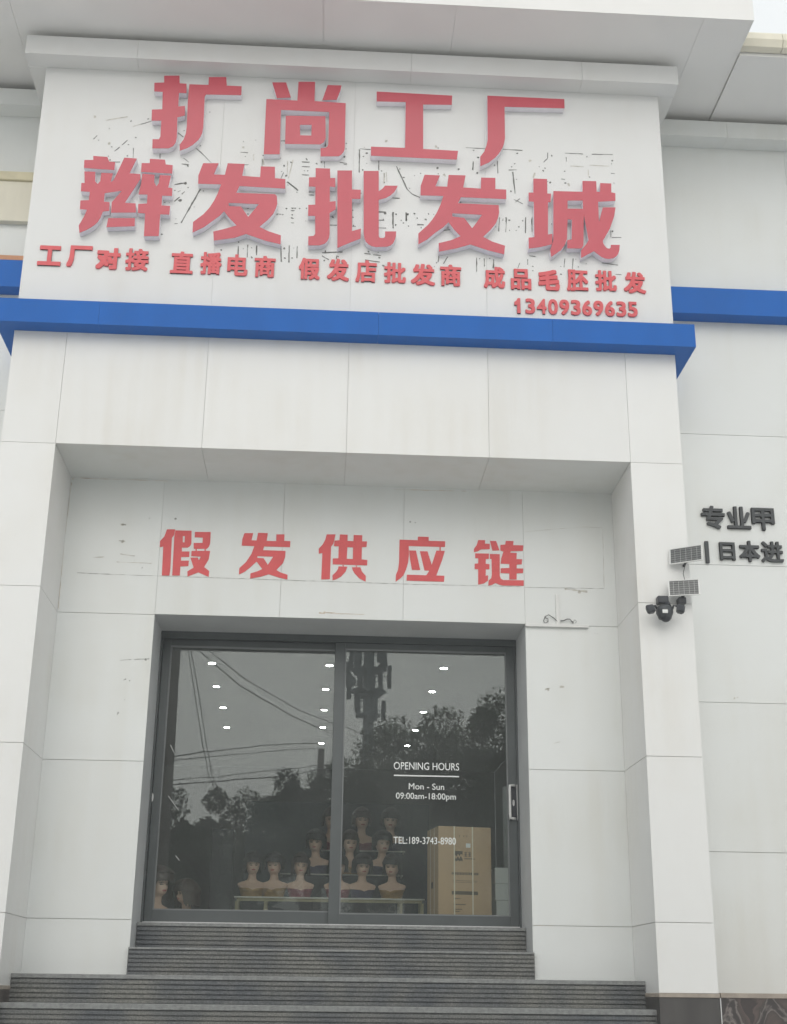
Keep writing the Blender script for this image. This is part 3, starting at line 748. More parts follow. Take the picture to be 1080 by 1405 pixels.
marks('m', [(440,122,528,98),(222,345,265,310),(285,293,330,253),(378,318,376,400),(190,432,270,434),(740,190,790,228,2.2),(895,320,950,370,1.6),(950,370,1020,440),(775,448,835,455,1.6),(790,400,835,435),(598,365,598,405),(50,245,80,215),(720,620,780,608,1.6),(780,608,815,600,1.6)],
      [(358,95),(500,78),(180,158),(92,253),(200,308),(398,232),(338,290),(172,385),(186,415),(328,382),(825,462,1.8),(805,610,1.9),(828,645),(755,292),(797,175),(1008,22),(930,300)], 120, 150, 6, ym, mb)
marks('m', [(300,72,330,72,2),(628,75,628,115,2),(0,155,55,160),(882,135,880,305,2),(885,130,965,135),(1025,215,1025,290,1.4),(345,375,425,435,1.8),(320,305,300,350),(455,228,512,230,1.5),(455,262,515,265,1.5),(455,322,508,325,1.5),(735,230,790,238),(765,245,790,247),(622,225,622,270),(30,248,60,248),(160,205,160,260),(505,450,545,452,1.6),(505,472,545,474,1.6)],
      [(22,77),(113,65),(36,187),(298,200),(375,230),(323,256),(305,298),(340,328),(352,398),(418,453),(490,207),(475,293),(498,293),(565,240),(600,228),(785,90),(783,130),(770,190,1.8),(918,118),(910,187),(936,162),(936,238),(906,287,1.6),(1045,295),(1066,380),(892,460),(338,572),(385,572),(438,572),(312,618),(270,618),(385,590),(380,640),(55,570),(55,612),(168,180)], 330, 180, 5.4, ym, mb)
marks('m', [(345,205,425,375,2),(425,375,460,410,1.6),(460,410,520,438,1.4),(860,68,1010,75),(915,170,912,235),(320,440,370,442),(215,545,265,545,1.6),(220,605,255,605,1.5),(322,545,322,648,1.8),(420,550,420,610,1.8),(500,640,550,640,1.5)],
      [(370,225),(400,288),(443,368),(235,240),(265,555,1.7),(344,562),(430,560,1.7),(480,556),(585,558),(500,590),(565,600),(380,605),(340,640),(655,70),(525,258),(480,275),(650,218,1.8),(655,262),(806,228,1.8),(950,140),(945,257,1.6),(918,88),(820,472)], 480, 190, 5.4, ym, mb)
marks('m', [(240,72,378,80,1.4),(45,155,42,210),(208,150,212,235),(312,225,328,370,1.8),(285,212,340,210,1.4),(548,95,548,135),(545,135,520,160),(665,98,785,104,1.3),(845,106,985,108,1.5),(672,125,674,155),(640,272,665,275),(975,235,1000,236),(320,410,380,440),(330,430,360,405),(265,530,265,560),(398,535,398,585),(440,540,440,585)],
      [(48,80),(343,100),(80,127),(75,232,1.7),(190,180),(338,275),(300,355),(575,115),(518,217),(530,200),(565,297,1.5),(548,290),(812,122),(983,148,1.6),(978,170),(663,220),(665,300),(830,260),(995,300),(290,550),(380,553),(245,550),(325,170),(305,190),(575,573),(490,190)], 640, 190, 4.909, ym, mb)
marks('m', [(270,95,140,322,1.9),(860,50,928,105,1.8),(95,65,165,55,1.4),(95,178,130,148,1.6),(145,130,165,112,1.5),(118,115,135,105),(525,478,525,540,1.4),(588,470,586,555,1.9),(648,475,648,540,1.6),(812,480,815,585,1.9),(868,475,866,589,1.7),(922,480,920,560,1.4),(880,222,915,224),(880,240,905,240),(880,290,900,293),(880,322,900,324),(785,262,815,266),(95,328,118,328)],
      [(170,55,1.6),(187,85),(98,105),(135,172,2.6),(105,295),(228,215),(290,108),(850,225),(938,226),(888,268),(827,266),(765,265),(980,310),(985,225),(835,495,1.6),(838,560,1.5),(900,492),(888,560),(560,497),(615,490),(615,555),(410,505),(528,452),(10,400),(590,265),(590,222),(30,185),(60,185)], 220, 240, 4.909, ym, mb)
marks('m', [(75,488,255,480,2),(145,247,205,247,2),(445,493,500,500,1.6),(520,505,590,512,1.6),(75,515,135,548,1.5),(205,510,200,540),(690,135,695,275,2),(808,135,810,210,2),(905,240,960,243,1.5),(570,130,635,133,1.4),(570,270,635,272,1.4),(570,205,615,203),(450,550,580,570,1.4),(690,10,750,15),(340,258,370,258)],
      [(625,145,1.8),(610,195),(720,153),(718,245),(822,152,1.8),(880,146),(905,185),(1005,150),(975,195),(765,205),(785,228),(830,255),(940,268),(1050,152),(345,118),(345,178),(350,250),(105,475),(240,482,1.6),(480,478),(565,485),(575,530,1.6),(610,600,1.6),(95,555),(215,520),(170,175),(1055,608),(1075,575)], 430, 270, 6.353, ym, mb)
marks('m', [(225,305,225,385,1.4),(268,310,268,355),(322,315,320,365,1.8),(355,75,350,155,1.5),(395,75,390,160),(505,75,502,165,1.4),(540,75,540,160),(525,295,560,298),(515,315,515,345),(728,310,722,360),(775,310,770,370,1.4),(990,150,990,190),(995,190,1050,190,1.4),(940,335,1030,348,1.5),(60,300,35,340),(10,290,5,330),(470,335,460,365),(1015,400,1050,403),(35,150,75,145)],
      [(410,92),(412,150),(465,130),(488,95),(450,150),(655,115),(545,380),(545,355),(705,355),(705,400),(805,358),(790,315),(300,310),(242,310),(270,350),(335,130),(375,85),(1000,155),(850,340)], 600, 280, 4.154, ym, mb)
tag(mb.build('glue_marks', M['mark'], sign_wall), kind='stuff')
mb = MB()
marks('m', [(375,140,440,122,1.2),(150,90,330,60,1.5)], [(180,280,2.5),(60,60,2)], 120, 150, 6, ym, mb)
marks('m', [(390,210,355,350,1.4),(98,170,98,215,1.5),(350,220,345,330,1.2),(165,210,172,250,2)], [(20,120,2)], 330, 180, 5.4, ym, mb)
marks('m', [(255,255,255,330,2),(270,250,275,320,1.2)], [(700,270,2.5),(270,20,2),(640,60,2)], 480, 190, 5.4, ym, mb)
marks('m', [(460,230,450,265,3),(700,185,790,190,1.3),(830,180,960,186,1.3),(820,210,822,260,1.4)], [(430,150,2),(690,310,2)], 640, 190, 4.909, ym, mb)
tag(mb.build('pale_residue', M['mark_light'], sign_wall), kind='stuff')
# recess wall: outline of an old panel, holes, smears
mb = MB(); yr = REC - .0016
marks('r', [(106,786,150,788,.9),(150,788,330,794,.6),(330,794,560,801.5,.7),(560,801.5,715,805,.6),(720,806,829,807.5,.7)], [(205,711,1),(241,711.5,1.5),(195,779,1.1),(107,786,.8),(563,716,1.4),(570,717,1)], 0, 0, 1, yr, mb, .35)
marks('r', [(165,906,180,905,.8),(184,905,205,904,1.1)], [(172,932,1.2),(178,934,.9),(170,933,.7),(171,960,.8),(162,978,1.2),(161,980,.8),(200,905,1.4),(770,870,.6),(816,869,.7),(820,869,.6),(767,1028,.5)], 0, 0, 1, yr, mb)
tag(mb.build('wall_marks', M['mark_soft'], rec_wall), kind='stuff')
mb = MB()
marks('r', [(127,765,143,764,1.2),(160,771,208,773,1.2),(165,760,185,763,1),(720,729.5,800,723,.5),(800,723,826,724,.5),(827,726,829,806,.5),(775,808,806,812,2.4),(163,742,172,743,1.3),(165,719,173,720,1.6),(748,946,755,944,1.8),(768,943,774,942,1.8),(760,1020,768,1018,1)], [(168,720,2),(168,743,2),(752,946,2),(771,942,2),(795,812,2.5)], 0, 0, 1, yr, mb, .4)
tag(mb.build('pale_smears', M['mark_light'], rec_wall), kind='stuff')
mb = MB()
marks('r', [(100,655.5,140,657,.9),(140,657,232,660,.6),(540,671.5,640,674,.6),(98,662,88,745,.4),(88,745,80,835,.5),(842,690,846,760,.35),(728,1270,760,1270.5,.3)], [(100,657,1.2),(98,664,.9)], 0, 0, 1, yr, mb, .5)
marks('r', [(438,841,446,841.5,2.2),(446,840.5,460,841,1.6),(460,842,500,843,.9)], [(445,840,1.5),(455,841,1.3)], 0, 0, 1, yr, mb)
tag(mb.build('tape_residue', M['rust'], rec_wall), kind='stuff')
mb = MB()
marks('r', [(945,1165,962,1160,.0)], [(1008,958,1.3),(1012,957,1),(1002,1048,.6),(1013,1046,.8),(983,865,.8),(1008,866,.8)], 0, 0, 1, WY - .0016, mb)
tag(mb.build('wall_marks', M['mark_light'], wing_r), kind='stuff')

for sg in ((234, 1022, 239, 1033, .5), (231, 1092, 245, 1112, .55), (241, 1174, 246, 1181, .55)):  # thin white streaks painted on the left pane as small reflections
    mb = MB(); marks('g', [sg], [], 0, 0, 1, DOOR + .0772, mb); mb.build('painted_reflection', M['vinyl'], left_door)
# ------------------------------------------------------------------ trunking, conduit and loose cable ends beside the stencil characters
p0, p1 = at(718, 855, REC - .03), at(808, 861, REC - .03)
mb = MB(); mb.cbox(XD - .005, p1.x, REC - .034, REC - .001, p1.z - .003, p1.z + .028, .004)
tag(mb.build('cable_trunking', M['white_plastic']), 'short white cable trunking fixed above the right wall joint', 'trunking')
c0, c1 = at(763, 816, REC - .01), at(765.5, 855, REC - .01)
mb = MB(); mb.cbox(c1.x - .016, c1.x + .016, REC - .018, REC - .001, p1.z + .029, c0.z, .003)
tag(mb.build('cable_conduit', M['white_plastic']), 'thin upright white conduit standing on the cable trunking', 'conduit')
def wire(name, pts, r, lab, y, cat='cable', grp=None, m='wire'):
    mb = MB(); P = []
    for i, (u, v) in enumerate(pts): P.append(at(u, v, y - .006 - .012 * math.sin(math.pi * i / max(1, len(pts) - 1))))
    mb.tube(P, r, 6)
    return tag(mb.build(name, M[m], None, True), lab, cat, grp)
wire('loose_wire', [(766,854),(760,848),(753,843.5),(748,846),(746,852),(748,855),(752,853),(752,849),(748,847.5)], .0035, 'loose grey wire looping left of the upright conduit', REC - .008)
wire('loose_wire', [(769,852),(774,851.5),(778,849.5),(782,849.5),(785,853),(787,855)], .0045, 'loose black wire curling right of the upright conduit', REC - .008)
wire('loose_wire', [(786,853),(789,850.5),(791,852.5),(790,855)], .0022, 'short thin wire end at the right tip of the loose black wire', REC - .008)

# ------------------------------------------------------------------ security camera and solar panels on the right pillar
e = empty('security_camera', at(911, 822, 0), 'black dual floodlight security camera on the right pillar below the lower solar panel', 'security camera')
c = at(913, 836, -.13); mx = c.x
def zz(v, y): return at(913, v, y).z
mb = MB(); a = at(909, 823, -.03)
mb.cbox(a.x - .055, a.x + .045, -.085, -.001, zz(829, -.05), zz(818.5, -.05), .012); mb.tube([(a.x + .03, -.04, zz(827, -.04)), (a.x + .03, -.10, zz(833, -.1))], .03, 12)
mb.build('wall_bracket', M['dark_plastic'], e)
mb = MB()
zb = zz(837, -.12)
mb.lathe((mx - .005, -.12, zb - .045), [(.0, .085), (.045, .084), (.066, .070), (.075, .045), (.075, .015), (.062, -.015), (.056, -.035), (0, -.036)], 28)
mb.build('camera_body', M['gray_plastic'], e, True)
mb = MB()
prof = [(.050 * math.cos(t), .052 * math.sin(t)) for t in [R(q) for q in (60, 40, 20, 0, -20, -40, -60, -80, -89)]]
mb.lathe((mx + .002, -.125, zz(846, -.12)), [(.0, .05)] + prof, 24); mb.build('lens_dome', M['dark_plastic'], e, True)
mb = MB(); q = at(913, 838.5, -.205); mb.cbox(q.x - .024, q.x + .024, -.205, -.196, q.z - .016, q.z + .016, .002); mb.build('white_label', M['white_plastic'], e)
for s, u, v in ((-1, 892.5, 836.5), (1, 933.5, 836.5)):
    q = at(u, v, -.15); mb = MB()
    bmx = bmesh.new(); bmesh.ops.create_cube(bmx, size=1)
    for t in bmx.verts: t.co = Vector((t.co.x * .078 * (1 if t.co.y < 0 else .75), t.co.y * .06, t.co.z * .088 * (1 if t.co.y < 0 else .7)))
    bmesh.ops.bevel(bmx, geom=list(bmx.edges), offset=.010, segments=2, affect='EDGES')
    mb.bm(bmx, 0, Matrix.Translation(q) @ Matrix.Rotation(R(-25), 4, 'X') @ Matrix.Rotation(R(s * 14), 4, 'Y'))
    fl = mb.build('floodlight', M['gray_plastic'], e)
    mb = MB(); mb.tube([q + Vector((-s * .02, .02, .035)), q + Vector((-s * .05, .025, .045)), Vector((mx + s * .05, -.12, zb - .03))], .010, 8); mb.build('floodlight_arm', M['dark_plastic'], e, True)
    mb = MB(); mb.box(-.022, .022, -.0325, -.0305, -.026, .026)
    mt = Matrix.Translation(q) @ Matrix.Rotation(R(-25), 4, 'X') @ Matrix.Rotation(R(s * 14), 4, 'Y')
    mb.v = [tuple(mt @ Vector(t)) for t in mb.v]; mb.build('lens', M['dark_plastic'], fl)
def solar(corners, y, lab, yaw):
    # corners: photo TL, TR, BR, BL; the right end is turned towards the street
    P = [at(u, v, y) for u, v in corners]
    ctr = sum(P, Vector()) / 4
    W = abs((P[1] + P[2] - P[0] - P[3]).x) / 2 / math.cos(yaw); H = abs((P[0] + P[1] - P[2] - P[3]).z) / 2
    lean = R(6)
    ax = Vector((math.cos(yaw), -math.sin(yaw), 0)); fr = Vector((-math.sin(yaw), -math.cos(yaw), 0))
    az = (Vector((0, 0, 1)) * math.cos(lean) - fr * math.sin(lean)).normalized(); ay = (fr * math.cos(lean) + Vector((0, 0, 1)) * math.sin(lean)).normalized()
    mt = Matrix(((ax.x, ay.x, az.x, ctr.x), (ax.y, ay.y, az.y, ctr.y), (ax.z, ay.z, az.z, ctr.z), (0, 0, 0, 1)))
    e = empty('solar_panel', ctr, lab, 'solar panel', 'solar panels by the security camera')
    def put(mb): mb.v = [tuple(mt @ Vector(t)) for t in mb.v]; return mb
    mb = MB(); b = .011
    for x0, x1, z0, z1 in ((-W/2, W/2, H/2 - b*.6, H/2), (-W/2, W/2, -H/2, -H/2 + b*.6), (-W/2, -W/2 + b, -H/2 + b*.6, H/2 - b*.6), (W/2 - b, W/2, -H/2 + b*.6, H/2 - b*.6)):
        mb.box(x0, x1, -.008, .008, z0, z1)
    put(mb).build('panel_frame', M['white_plastic'], e)
    mb = MB(); mb.box(-W/2 + b, W/2 - b, -.004, .004, -H/2 + b*.6, H/2 - b*.6); put(mb).build('solar_cells', M['cell'], e)
    mb = MB()
    for k in range(1, 6): x = -W/2 + W * k / 6; mb.box(x - .0012, x + .0012, .0042, .005, -H/2 + b, H/2 - b)
    for k in range(1, 7): z = -H/2 + H * k / 7; mb.box(-W/2 + b, W/2 - b, .0051, .0056, z - .0008, z + .0008)
    put(mb).build('cell_grid', M['grid'], e)
    q = ctr - ay * .009
    mb = MB(); mb.tube([q, q - ay * .04 + Vector((.0, .0, -.02)), Vector((min(q.x, XO - .05), -.001, q.z - .07))], .011, 8); mb.build('support_arm', M['dark_plastic'], e)
    return ctr
s1 = solar([(921.5, 754.5), (959, 746), (961.5, 768), (923.5, 776)], -.12, 'upper solar panel, tilted, hung at the edge of the right pillar', R(33))
s2 = solar([(920, 797.5), (959, 793.5), (957.5, 815.5), (918, 819.5)], -.12, 'lower solar panel, right above the security camera', R(17))
mb = MB(); q = [at(940.5, 774, -.09), at(939, 780, -.06), at(937.5, 787, -.06), at(939.5, 795, -.09)]
mb.tube(q, .0028, 6); tag(mb.build('panel_cable', M['wire'], None, True), 'thin black cable hanging between the two solar panels', 'cable')
mb = MB(); q = at(936, 825, -.05); mb.cbox(q.x - .04, q.x + .03, -.09, -.001, q.z - .03, q.z + .03, .01); mb.tube([q + Vector((0, -.02, .02)), q + Vector((.0, -.06, .06))], .016, 10)
tag(mb.build('mounting_bracket', M['dark_plastic']), 'small black bracket behind the lower solar panel', 'bracket')

# ------------------------------------------------------------------ vinyl lettering on the right door
gy = DOOR + .010 + .0160 - .0012
V = empty('opening_hours_decal', at(585, 1110, gy), 'white vinyl opening hours lettering on the right glass door', 'decal')
def vin(name, s, x0, y0, x1, y1, fat=.0005):
    vs, fsx = text2d(s); xs = [q[0] for q in vs]; zs = [q[1] for q in vs]
    ax, bx, az, bz = min(xs), max(xs), min(zs), max(zs)
    dyl = (x1 - x0) * .022
    mb = MB()
    TL, TR, BL = at(x0, y0, gy), at(x1, y0 + dyl, gy), at(x0, y1, gy)
    def tr(q, dx, dz): return (TL.x + (q[0] - ax) / (bx - ax) * (TR.x - TL.x) + dx, BL.z + (q[1] - az) / (bz - az) * (TL.z - BL.z) + dz)
    for i, (dx, dz) in enumerate([(0, 0), (fat, 0), (-fat, 0), (0, fat), (0, -fat)]):
        mb.add([(tr(q, dx, dz)[0], gy - .00012 * i, tr(q, dx, dz)[1]) for q in vs], fsx)
    return mb.build(name, M['vinyl'], V)
vin('heading_text', 'OPENING HOURS', 540.5, 1045.5, 630, 1055.5)
a, b = at(540.5, 1063, gy), at(630, 1066.5, gy)
mb = MB(); mb.box(a.x, b.x, gy, gy + .0008, (a.z + b.z) / 2 - .006, (a.z + b.z) / 2 + .006); mb.build('rule_line', M['vinyl'], V)
vin('day_text', 'Mon - Sun', 561, 1074.5, 609.5, 1083)
vin('hours_text', '09:00am-18:00pm', 543.5, 1087.5, 625.5, 1098.5)
vin('phone_text', 'TEL:189-3743-8980', 540, 1148.0, 625.5, 1157.5)

# ------------------------------------------------------------------ interior
RX, RB, RC, RF = 3.0, 12.5, 3.75, .55
def slab(name, x0, x1, y0, y1, z0, z1, m):
    mb = MB(); mb.box(x0, x1, y0, y1, z0, z1); return mb.build(name, M[m], B)
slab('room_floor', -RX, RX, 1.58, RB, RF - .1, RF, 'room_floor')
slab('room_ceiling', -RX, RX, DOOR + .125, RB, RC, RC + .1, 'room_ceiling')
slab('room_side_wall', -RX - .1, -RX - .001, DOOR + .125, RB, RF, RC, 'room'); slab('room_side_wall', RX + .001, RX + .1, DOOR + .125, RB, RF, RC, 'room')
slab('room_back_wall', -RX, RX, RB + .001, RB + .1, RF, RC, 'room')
colx = {'left': [(291,910),(297,942),(306,971),(311,998),(315.5,1020)], 'middle': [(452,913),(447,946),(445,974),(443,998),(441,1020)], 'right': [(609,917),(593,949),(581,977),(570,1002),(559,1023)]}
lens_mb = MB(); lens_mb.lathe((0, 0, -.0025), [(0, .0015), (.041, .0015), (.041, 0), (0, 0)], 24)
trim_mb = MB(); trim_mb.lathe((0, 0, 0), [(.0415, -.0005), (.051, -.0005), (.051, -.0022), (.0415, -.0026), (.0415, -.0005)], 20)
first = None
for name, pts in colx.items():
    for i, (u, v) in enumerate(pts):
        if name == 'left' and i == 4: continue
        p = atz(u, v, RC)
        e = empty('ceiling_downlight', p, 'round lit ceiling downlight, %s from the glass in the %s row' % (ordn[i], name), 'ceiling light', 'downlights in the shop ceiling')
        if first is None:
            l = lens_mb.build('lens', M['lamp'], e, False, True); t = trim_mb.build('trim_ring', M['trim'], e, True, True); first = (l, t)
        else:
            for s in first:
                c = s.copy(); col.objects.link(c); c.parent = e

# display tiers
def tier(name, x0, x1, yf, yb, ztop, lab, legs, drape):
    e = empty(name, ((x0 + x1) / 2, (yf + yb) / 2, RF), lab, 'display table')
    ap = M['shelf_leg'] if drape else M['shelf_dark']
    mb = MB(); mb.cbox(x0, x1, yf, yb, ztop - .014, ztop, .003); mb.build('table_top', M['shelf'], e)
    mb = MB()
    mb.box(x0 + .03, x1 - .03, yf + .015, yf + .04, ztop - .045, ztop - .0145); mb.build('apron', ap, e)
    for x in legs:
        for yy in (yf + .012, yb - .05):
            mb = MB(); mb.box(x, x + .034, yy, yy + .034, RF, ztop - (.0455 if yy < yf + .1 else .0145)); mb.build('leg', ap, e)
    return e
FY = 3.15
zt1 = at(450, 1231.5, FY).z
xa, xb = at(321, 1231, FY).x, at(583, 1234, FY).x
tier('front_display_table', xa, xb, FY, FY + .36, zt1, 'low pale display table with yellow wooden legs carrying the front row of mannequin busts', [xa + .015, at(362, 1240, FY).x, at(548, 1240, FY).x, xb - .045], True)
MY = 3.62; zt2 = at(450, 1199, MY).z
tier('middle_display_shelf', at(384, 1199, MY).x, at(553, 1199, MY).x, MY, MY + .33, zt2, 'raised pale display shelf carrying the middle row of mannequin busts', [at(386, 1199, MY).x, at(546, 1199, MY).x], False)
BY = 4.05; zt3 = at(450, 1166, BY).z
tier('back_display_shelf', at(440, 1166, BY).x, at(556, 1166, BY).x, BY, BY + .33, zt3, 'highest pale display shelf at the back carrying mannequin busts', [at(442, 1166, BY).x, at(548, 1166, BY).x], False)
e = empty('dark_screen', (.3, 4.6, RF), 'dark blue grey standing screen behind the mannequin busts', 'screen')
mb = MB(); mb.cbox(-1.0, 1.15, 4.55, 4.62, RF + .08, RF + 1.55, .006); mb.build('screen_panel', M['shelf_dark'], e)
for x in (-.95, 1.05):
    mb = MB(); mb.box(x, x + .05, 4.45, 4.72, RF, RF + .079); mb.build('foot', M['dark_plastic'], e)

# mannequin busts -------------------------------------------------
def interp(tab, z):
    for (a, b) in zip(tab[:-1], tab[1:]):
        if a[0] <= z <= b[0]:
            t = (z - a[0]) / (b[0] - a[0]); t = t * t * (3 - 2 * t) * .5 + t * .5
            return [a[i] + (b[i] - a[i]) * t for i in range(1, len(a))]
    return list(tab[-1][1:])
# z, half width, half depth, y centre (front is -y)
BODY = [(0, .105, .070, 0), (.02, .112, .074, -.002), (.07, .125, .080, -.006), (.105, .142, .072, 0), (.130, .155, .060, .004), (.145, .150, .052, .008), (.158, .120, .048, .010), (.170, .080, .045, .012), (.182, .055, .044, .012), (.20, .046, .045, .010), (.235, .042, .044, .005), (.250, .044, .050, -.006), (.262, .050, .064, -.014), (.280, .060, .076, -.012), (.305, .068, .084, -.006), (.335, .073, .090, -.002), (.370, .075, .094, .004), (.405, .070, .088, .008), (.430, .056, .072, .010), (.446, .034, .046, .012), (.453, .004, .006, .012)]
def bust_body():
    nz, na = 92, 56; vs = []; fs = []; mi = []
    for i in range(nz + 1):
        z = .453 * i / nz; hw, hd, yc = interp(BODY, z)
        for k in range(na):
            t = 2 * math.pi * k / na; s, c = math.sin(t), math.cos(t)
            ex = .85
            x = hw * math.copysign(abs(s) ** ex, s); y = yc - hd * math.copysign(abs(c) ** .95, c)
            if y < yc and .25 < z < .36:      # face relief
                nose = math.exp(-(x / .0085) ** 2) * (max(0, min(1, (.332 - z) / .030)) if z > .302 else math.exp(-((z - .302) / .005) ** 2)) * .020
                socket = sum(math.exp(-((x - q) / .016) ** 2) for q in (-.029, .029)) * math.exp(-((z - .330) / .011) ** 2) * .008
                lip = math.exp(-(x / .020) ** 2) * (math.exp(-((z - .286) / .0045) ** 2) + math.exp(-((z - .277) / .005) ** 2)) * .006
                chin = math.exp(-(x / .018) ** 2) * math.exp(-((z - .260) / .009) ** 2) * .006
                cheek = sum(math.exp(-((x - q) / .018) ** 2) for q in (-.042, .042)) * math.exp(-((z - .306) / .014) ** 2) * .003
                y += -nose + socket - lip - chin - cheek
            if y < yc and .03 < z < .125:     # bust
                y -= sum(math.exp(-((x - q) / .035) ** 2) for q in (-.052, .052)) * math.exp(-((z - .070) / .028) ** 2) * .024
            vs.append((x, y, z))
    for i in range(nz):
        for k in range(na):
            f = (i * na + k, i * na + (k + 1) % na, (i + 1) * na + (k + 1) % na, (i + 1) * na + k)
            c = [sum(vs[q][j] for q in f) / 4 for j in range(3)]
            m = 0
            if c[1] < -.05:
                if (abs(c[0]) / .021) ** 2 + ((c[2] - .282) / .0085) ** 2 < 1: m = 1
                if any(((c[0] - q) / .0145) ** 2 + ((c[2] - .329) / .0058) ** 2 < 1 for q in (-.029, .029)): m = 2
                if any(abs(c[0] - q) < .018 and abs(c[2] - (.345 - abs(c[0] - q) * .12)) < .0026 for q in (-.030, .030)): m = 2
            fs.append(f); mi.append(m)
    fs.append(tuple(reversed(range(na)))); mi.append(0)
    fs.append(tuple(nz * na + k for k in range(na))); mi.append(0)
    mb = MB(); mb.v = vs; mb.f = fs; mb.mi = mi
    return mb
def bust_top():
    nz, na = 14, 48; vs = []; fs = []
    for i in range(nz + 1):
        z = -.002 + .088 * i / nz
        for k in range(na):
            t = 2 * math.pi * k / na; s, c = math.sin(t), math.cos(t)
            zz_ = z + (.012 * abs(math.sin(t * 1.0)) * (i / nz) if c > 0 else 0) - (.012 * math.exp(-(t if t < 3.14 else t - 6.283) ** 2 / .02) * i / nz)
            hw, hd, yc = interp(BODY, max(0, zz_)); hw += .004; hd += .004
            x = hw * math.copysign(abs(s) ** .85, s); y = yc - hd * math.copysign(abs(c) ** .95, c)
            if y < yc and zz_ > .02: y -= sum(math.exp(-((x - q) / .035) ** 2) for q in (-.052, .052)) * math.exp(-((zz_ - .070) / .028) ** 2) * .024
            vs.append((x, y, zz_))
    for i in range(nz):
        for k in range(na): fs.append((i * na + k, i * na + (k + 1) % na, (i + 1) * na + (k + 1) % na, (i + 1) * na + k))
    mb = MB(); mb.v = vs; mb.f = fs; mb.mi = [0] * len(fs); return mb
def wig(seed, length, wide, fringe):
    "bob wig: a shell round the head, open at the face below the fringe, fibres raised as ridges"
    nz, na = 40, 96; vs = []; fs = []; ztop = .490
    for i in range(nz + 1):
        u = i / nz
        for k in range(na):
            t = 2 * math.pi * k / na; c = math.cos(t); s = math.sin(t)
            tt = t if t < math.pi else t - 2 * math.pi
            half = R(44)                                   # face opening
            back = length + .012 * math.sin(k * 1.7 + seed) + .006 * math.sin(k * 4.1)
            fr = fringe + .006 * math.sin(k * 2.3 + seed * 2) + .0035 * math.sin(k * 6.1)
            b = min(1, max(0, (abs(tt) - half) / R(14))); b = b * b * (3 - 2 * b)
            zb = fr + (back - fr) * b
            z = ztop - (ztop - zb) * (u ** .9)
            zz_ = min(z, .452); hw, hd, yc = interp(BODY, max(.262, zz_))
            if z < .345: hw = max(hw, .070 + (.345 - z) * .10); hd = max(hd, .084)
            g = min(1, u * 2.2)
            pad = wide * (.55 + .45 * g) + .0028 * math.sin(k * 2.9 + seed + z * 30) + .004 * noise.noise(Vector((s * 4 + seed, c * 4, z * 14)))
            if u < .5: q = math.sqrt(max(0, 1 - (1 - u / .5) ** 2)); hw, hd = .076 * q + .001, .094 * q + .001; pad *= q
            x = (hw + pad) * s; y = .006 - (hd + pad) * c
            vs.append((x, y, z))
    for i in range(nz):
        for k in range(na): fs.append((i * na + k, i * na + (k + 1) % na, (i + 1) * na + (k + 1) % na, (i + 1) * na + k))
    fs.append(tuple(range(na)))
    mb = MB(); mb.v = vs; mb.f = fs; mb.mi = [0] * len(fs); return mb
bodyM, topM = bust_body(), bust_top()
wigs = [wig(1, .262, .030, .358), wig(5, .285, .033, .352), wig(9, .250, .027, .364), wig(13, .215, .052, .352), wig(21, .30, .036, .366), wig(27, .275, .040, .356)]
cache = {}
def bust(x, y, z, rz, cloth, wi, hair, lab, scale=1.0, rx=0):
    e = empty('mannequin_bust', (x, y, z), lab, 'mannequin bust', 'mannequin busts wearing wigs'); e.rotation_euler = (rx, 0, rz); e.scale = (scale,) * 3
    for nm, key, mbx, ms in (('torso_and_head', 'body', bodyM, [M['skin'], M['lips'], M['eye']]), ('tube_top', cloth, topM, M[cloth]), ('wig', (wi, hair), wigs[wi], M[hair])):
        if key not in cache:
            o = mbx.build(nm, ms, e, True, True); cache[key] = o
        else:
            o = cache[key].copy(); col.objects.link(o); o.parent = e
    return e
def onrow(u, y, z): d = ray(u, 1200); return at(u, 1205, y).x
row1 = [(346, 'gold', 0, 'hair_black', 'mannequin bust in gold cloth at the left end of the front table'),
        (376, 'gold', 2, 'hair_black', 'mannequin bust in gold cloth, second from the left on the front table'),
        (412, 'maroon', 0, 'hair_brown', 'mannequin bust in maroon cloth, third from the left on the front table'),
        (464, 'maroon', 1, 'hair_black', 'mannequin bust half hidden behind the middle door stile on the front table'),
        (497, 'navy', 1, 'hair_black', 'mannequin bust in navy cloth, second from the right on the front table'),
        (538, 'gold', 1, 'hair_black', 'mannequin bust in gold cloth at the right end of the front table')]
for i, (u, cl, wi, hr, lab) in enumerate(row1):
    bust(onrow(u, FY + .17, zt1), FY + .17, zt1, R([9, -12, 5, 0, 12, -14][i]), cl, [0, 4, 2, 1, 5, 0][i], hr, lab, .98)
row2 = [(432, 'navy', 2, 'hair_black', 'mannequin bust in navy cloth on the middle shelf, left of the door stile'),
        (479, 'gold', 0, 'hair_brown', 'mannequin bust with brown wig on the middle shelf, just right of the door stile'),
        (524, 'navy', 1, 'hair_black', 'mannequin bust in navy cloth at the right end of the middle shelf')]
for i, (u, cl, wi, hr, lab) in enumerate(row2):
    bust(onrow(u, MY + .16, zt2), MY + .16, zt2, R([-13, 8, 16][i]), cl, [5, 2, 4][i], hr, lab, 1.02)
row3 = [(453, 'maroon', 0, 'hair_brown', 'mannequin bust at the left end of the highest shelf, close behind the stile'),
        (495, 'maroon', 1, 'hair_brown', 'mannequin bust in the middle of the highest shelf'),
        (535, 'navy', 1, 'hair_black', 'mannequin bust at the right end of the highest shelf')]
for i, (u, cl, wi, hr, lab) in enumerate(row3):
    bust(onrow(u, BY + .16, zt3), BY + .16, zt3, R([3, 6, -4][i]), cl, wi, hr, lab, 1.04)
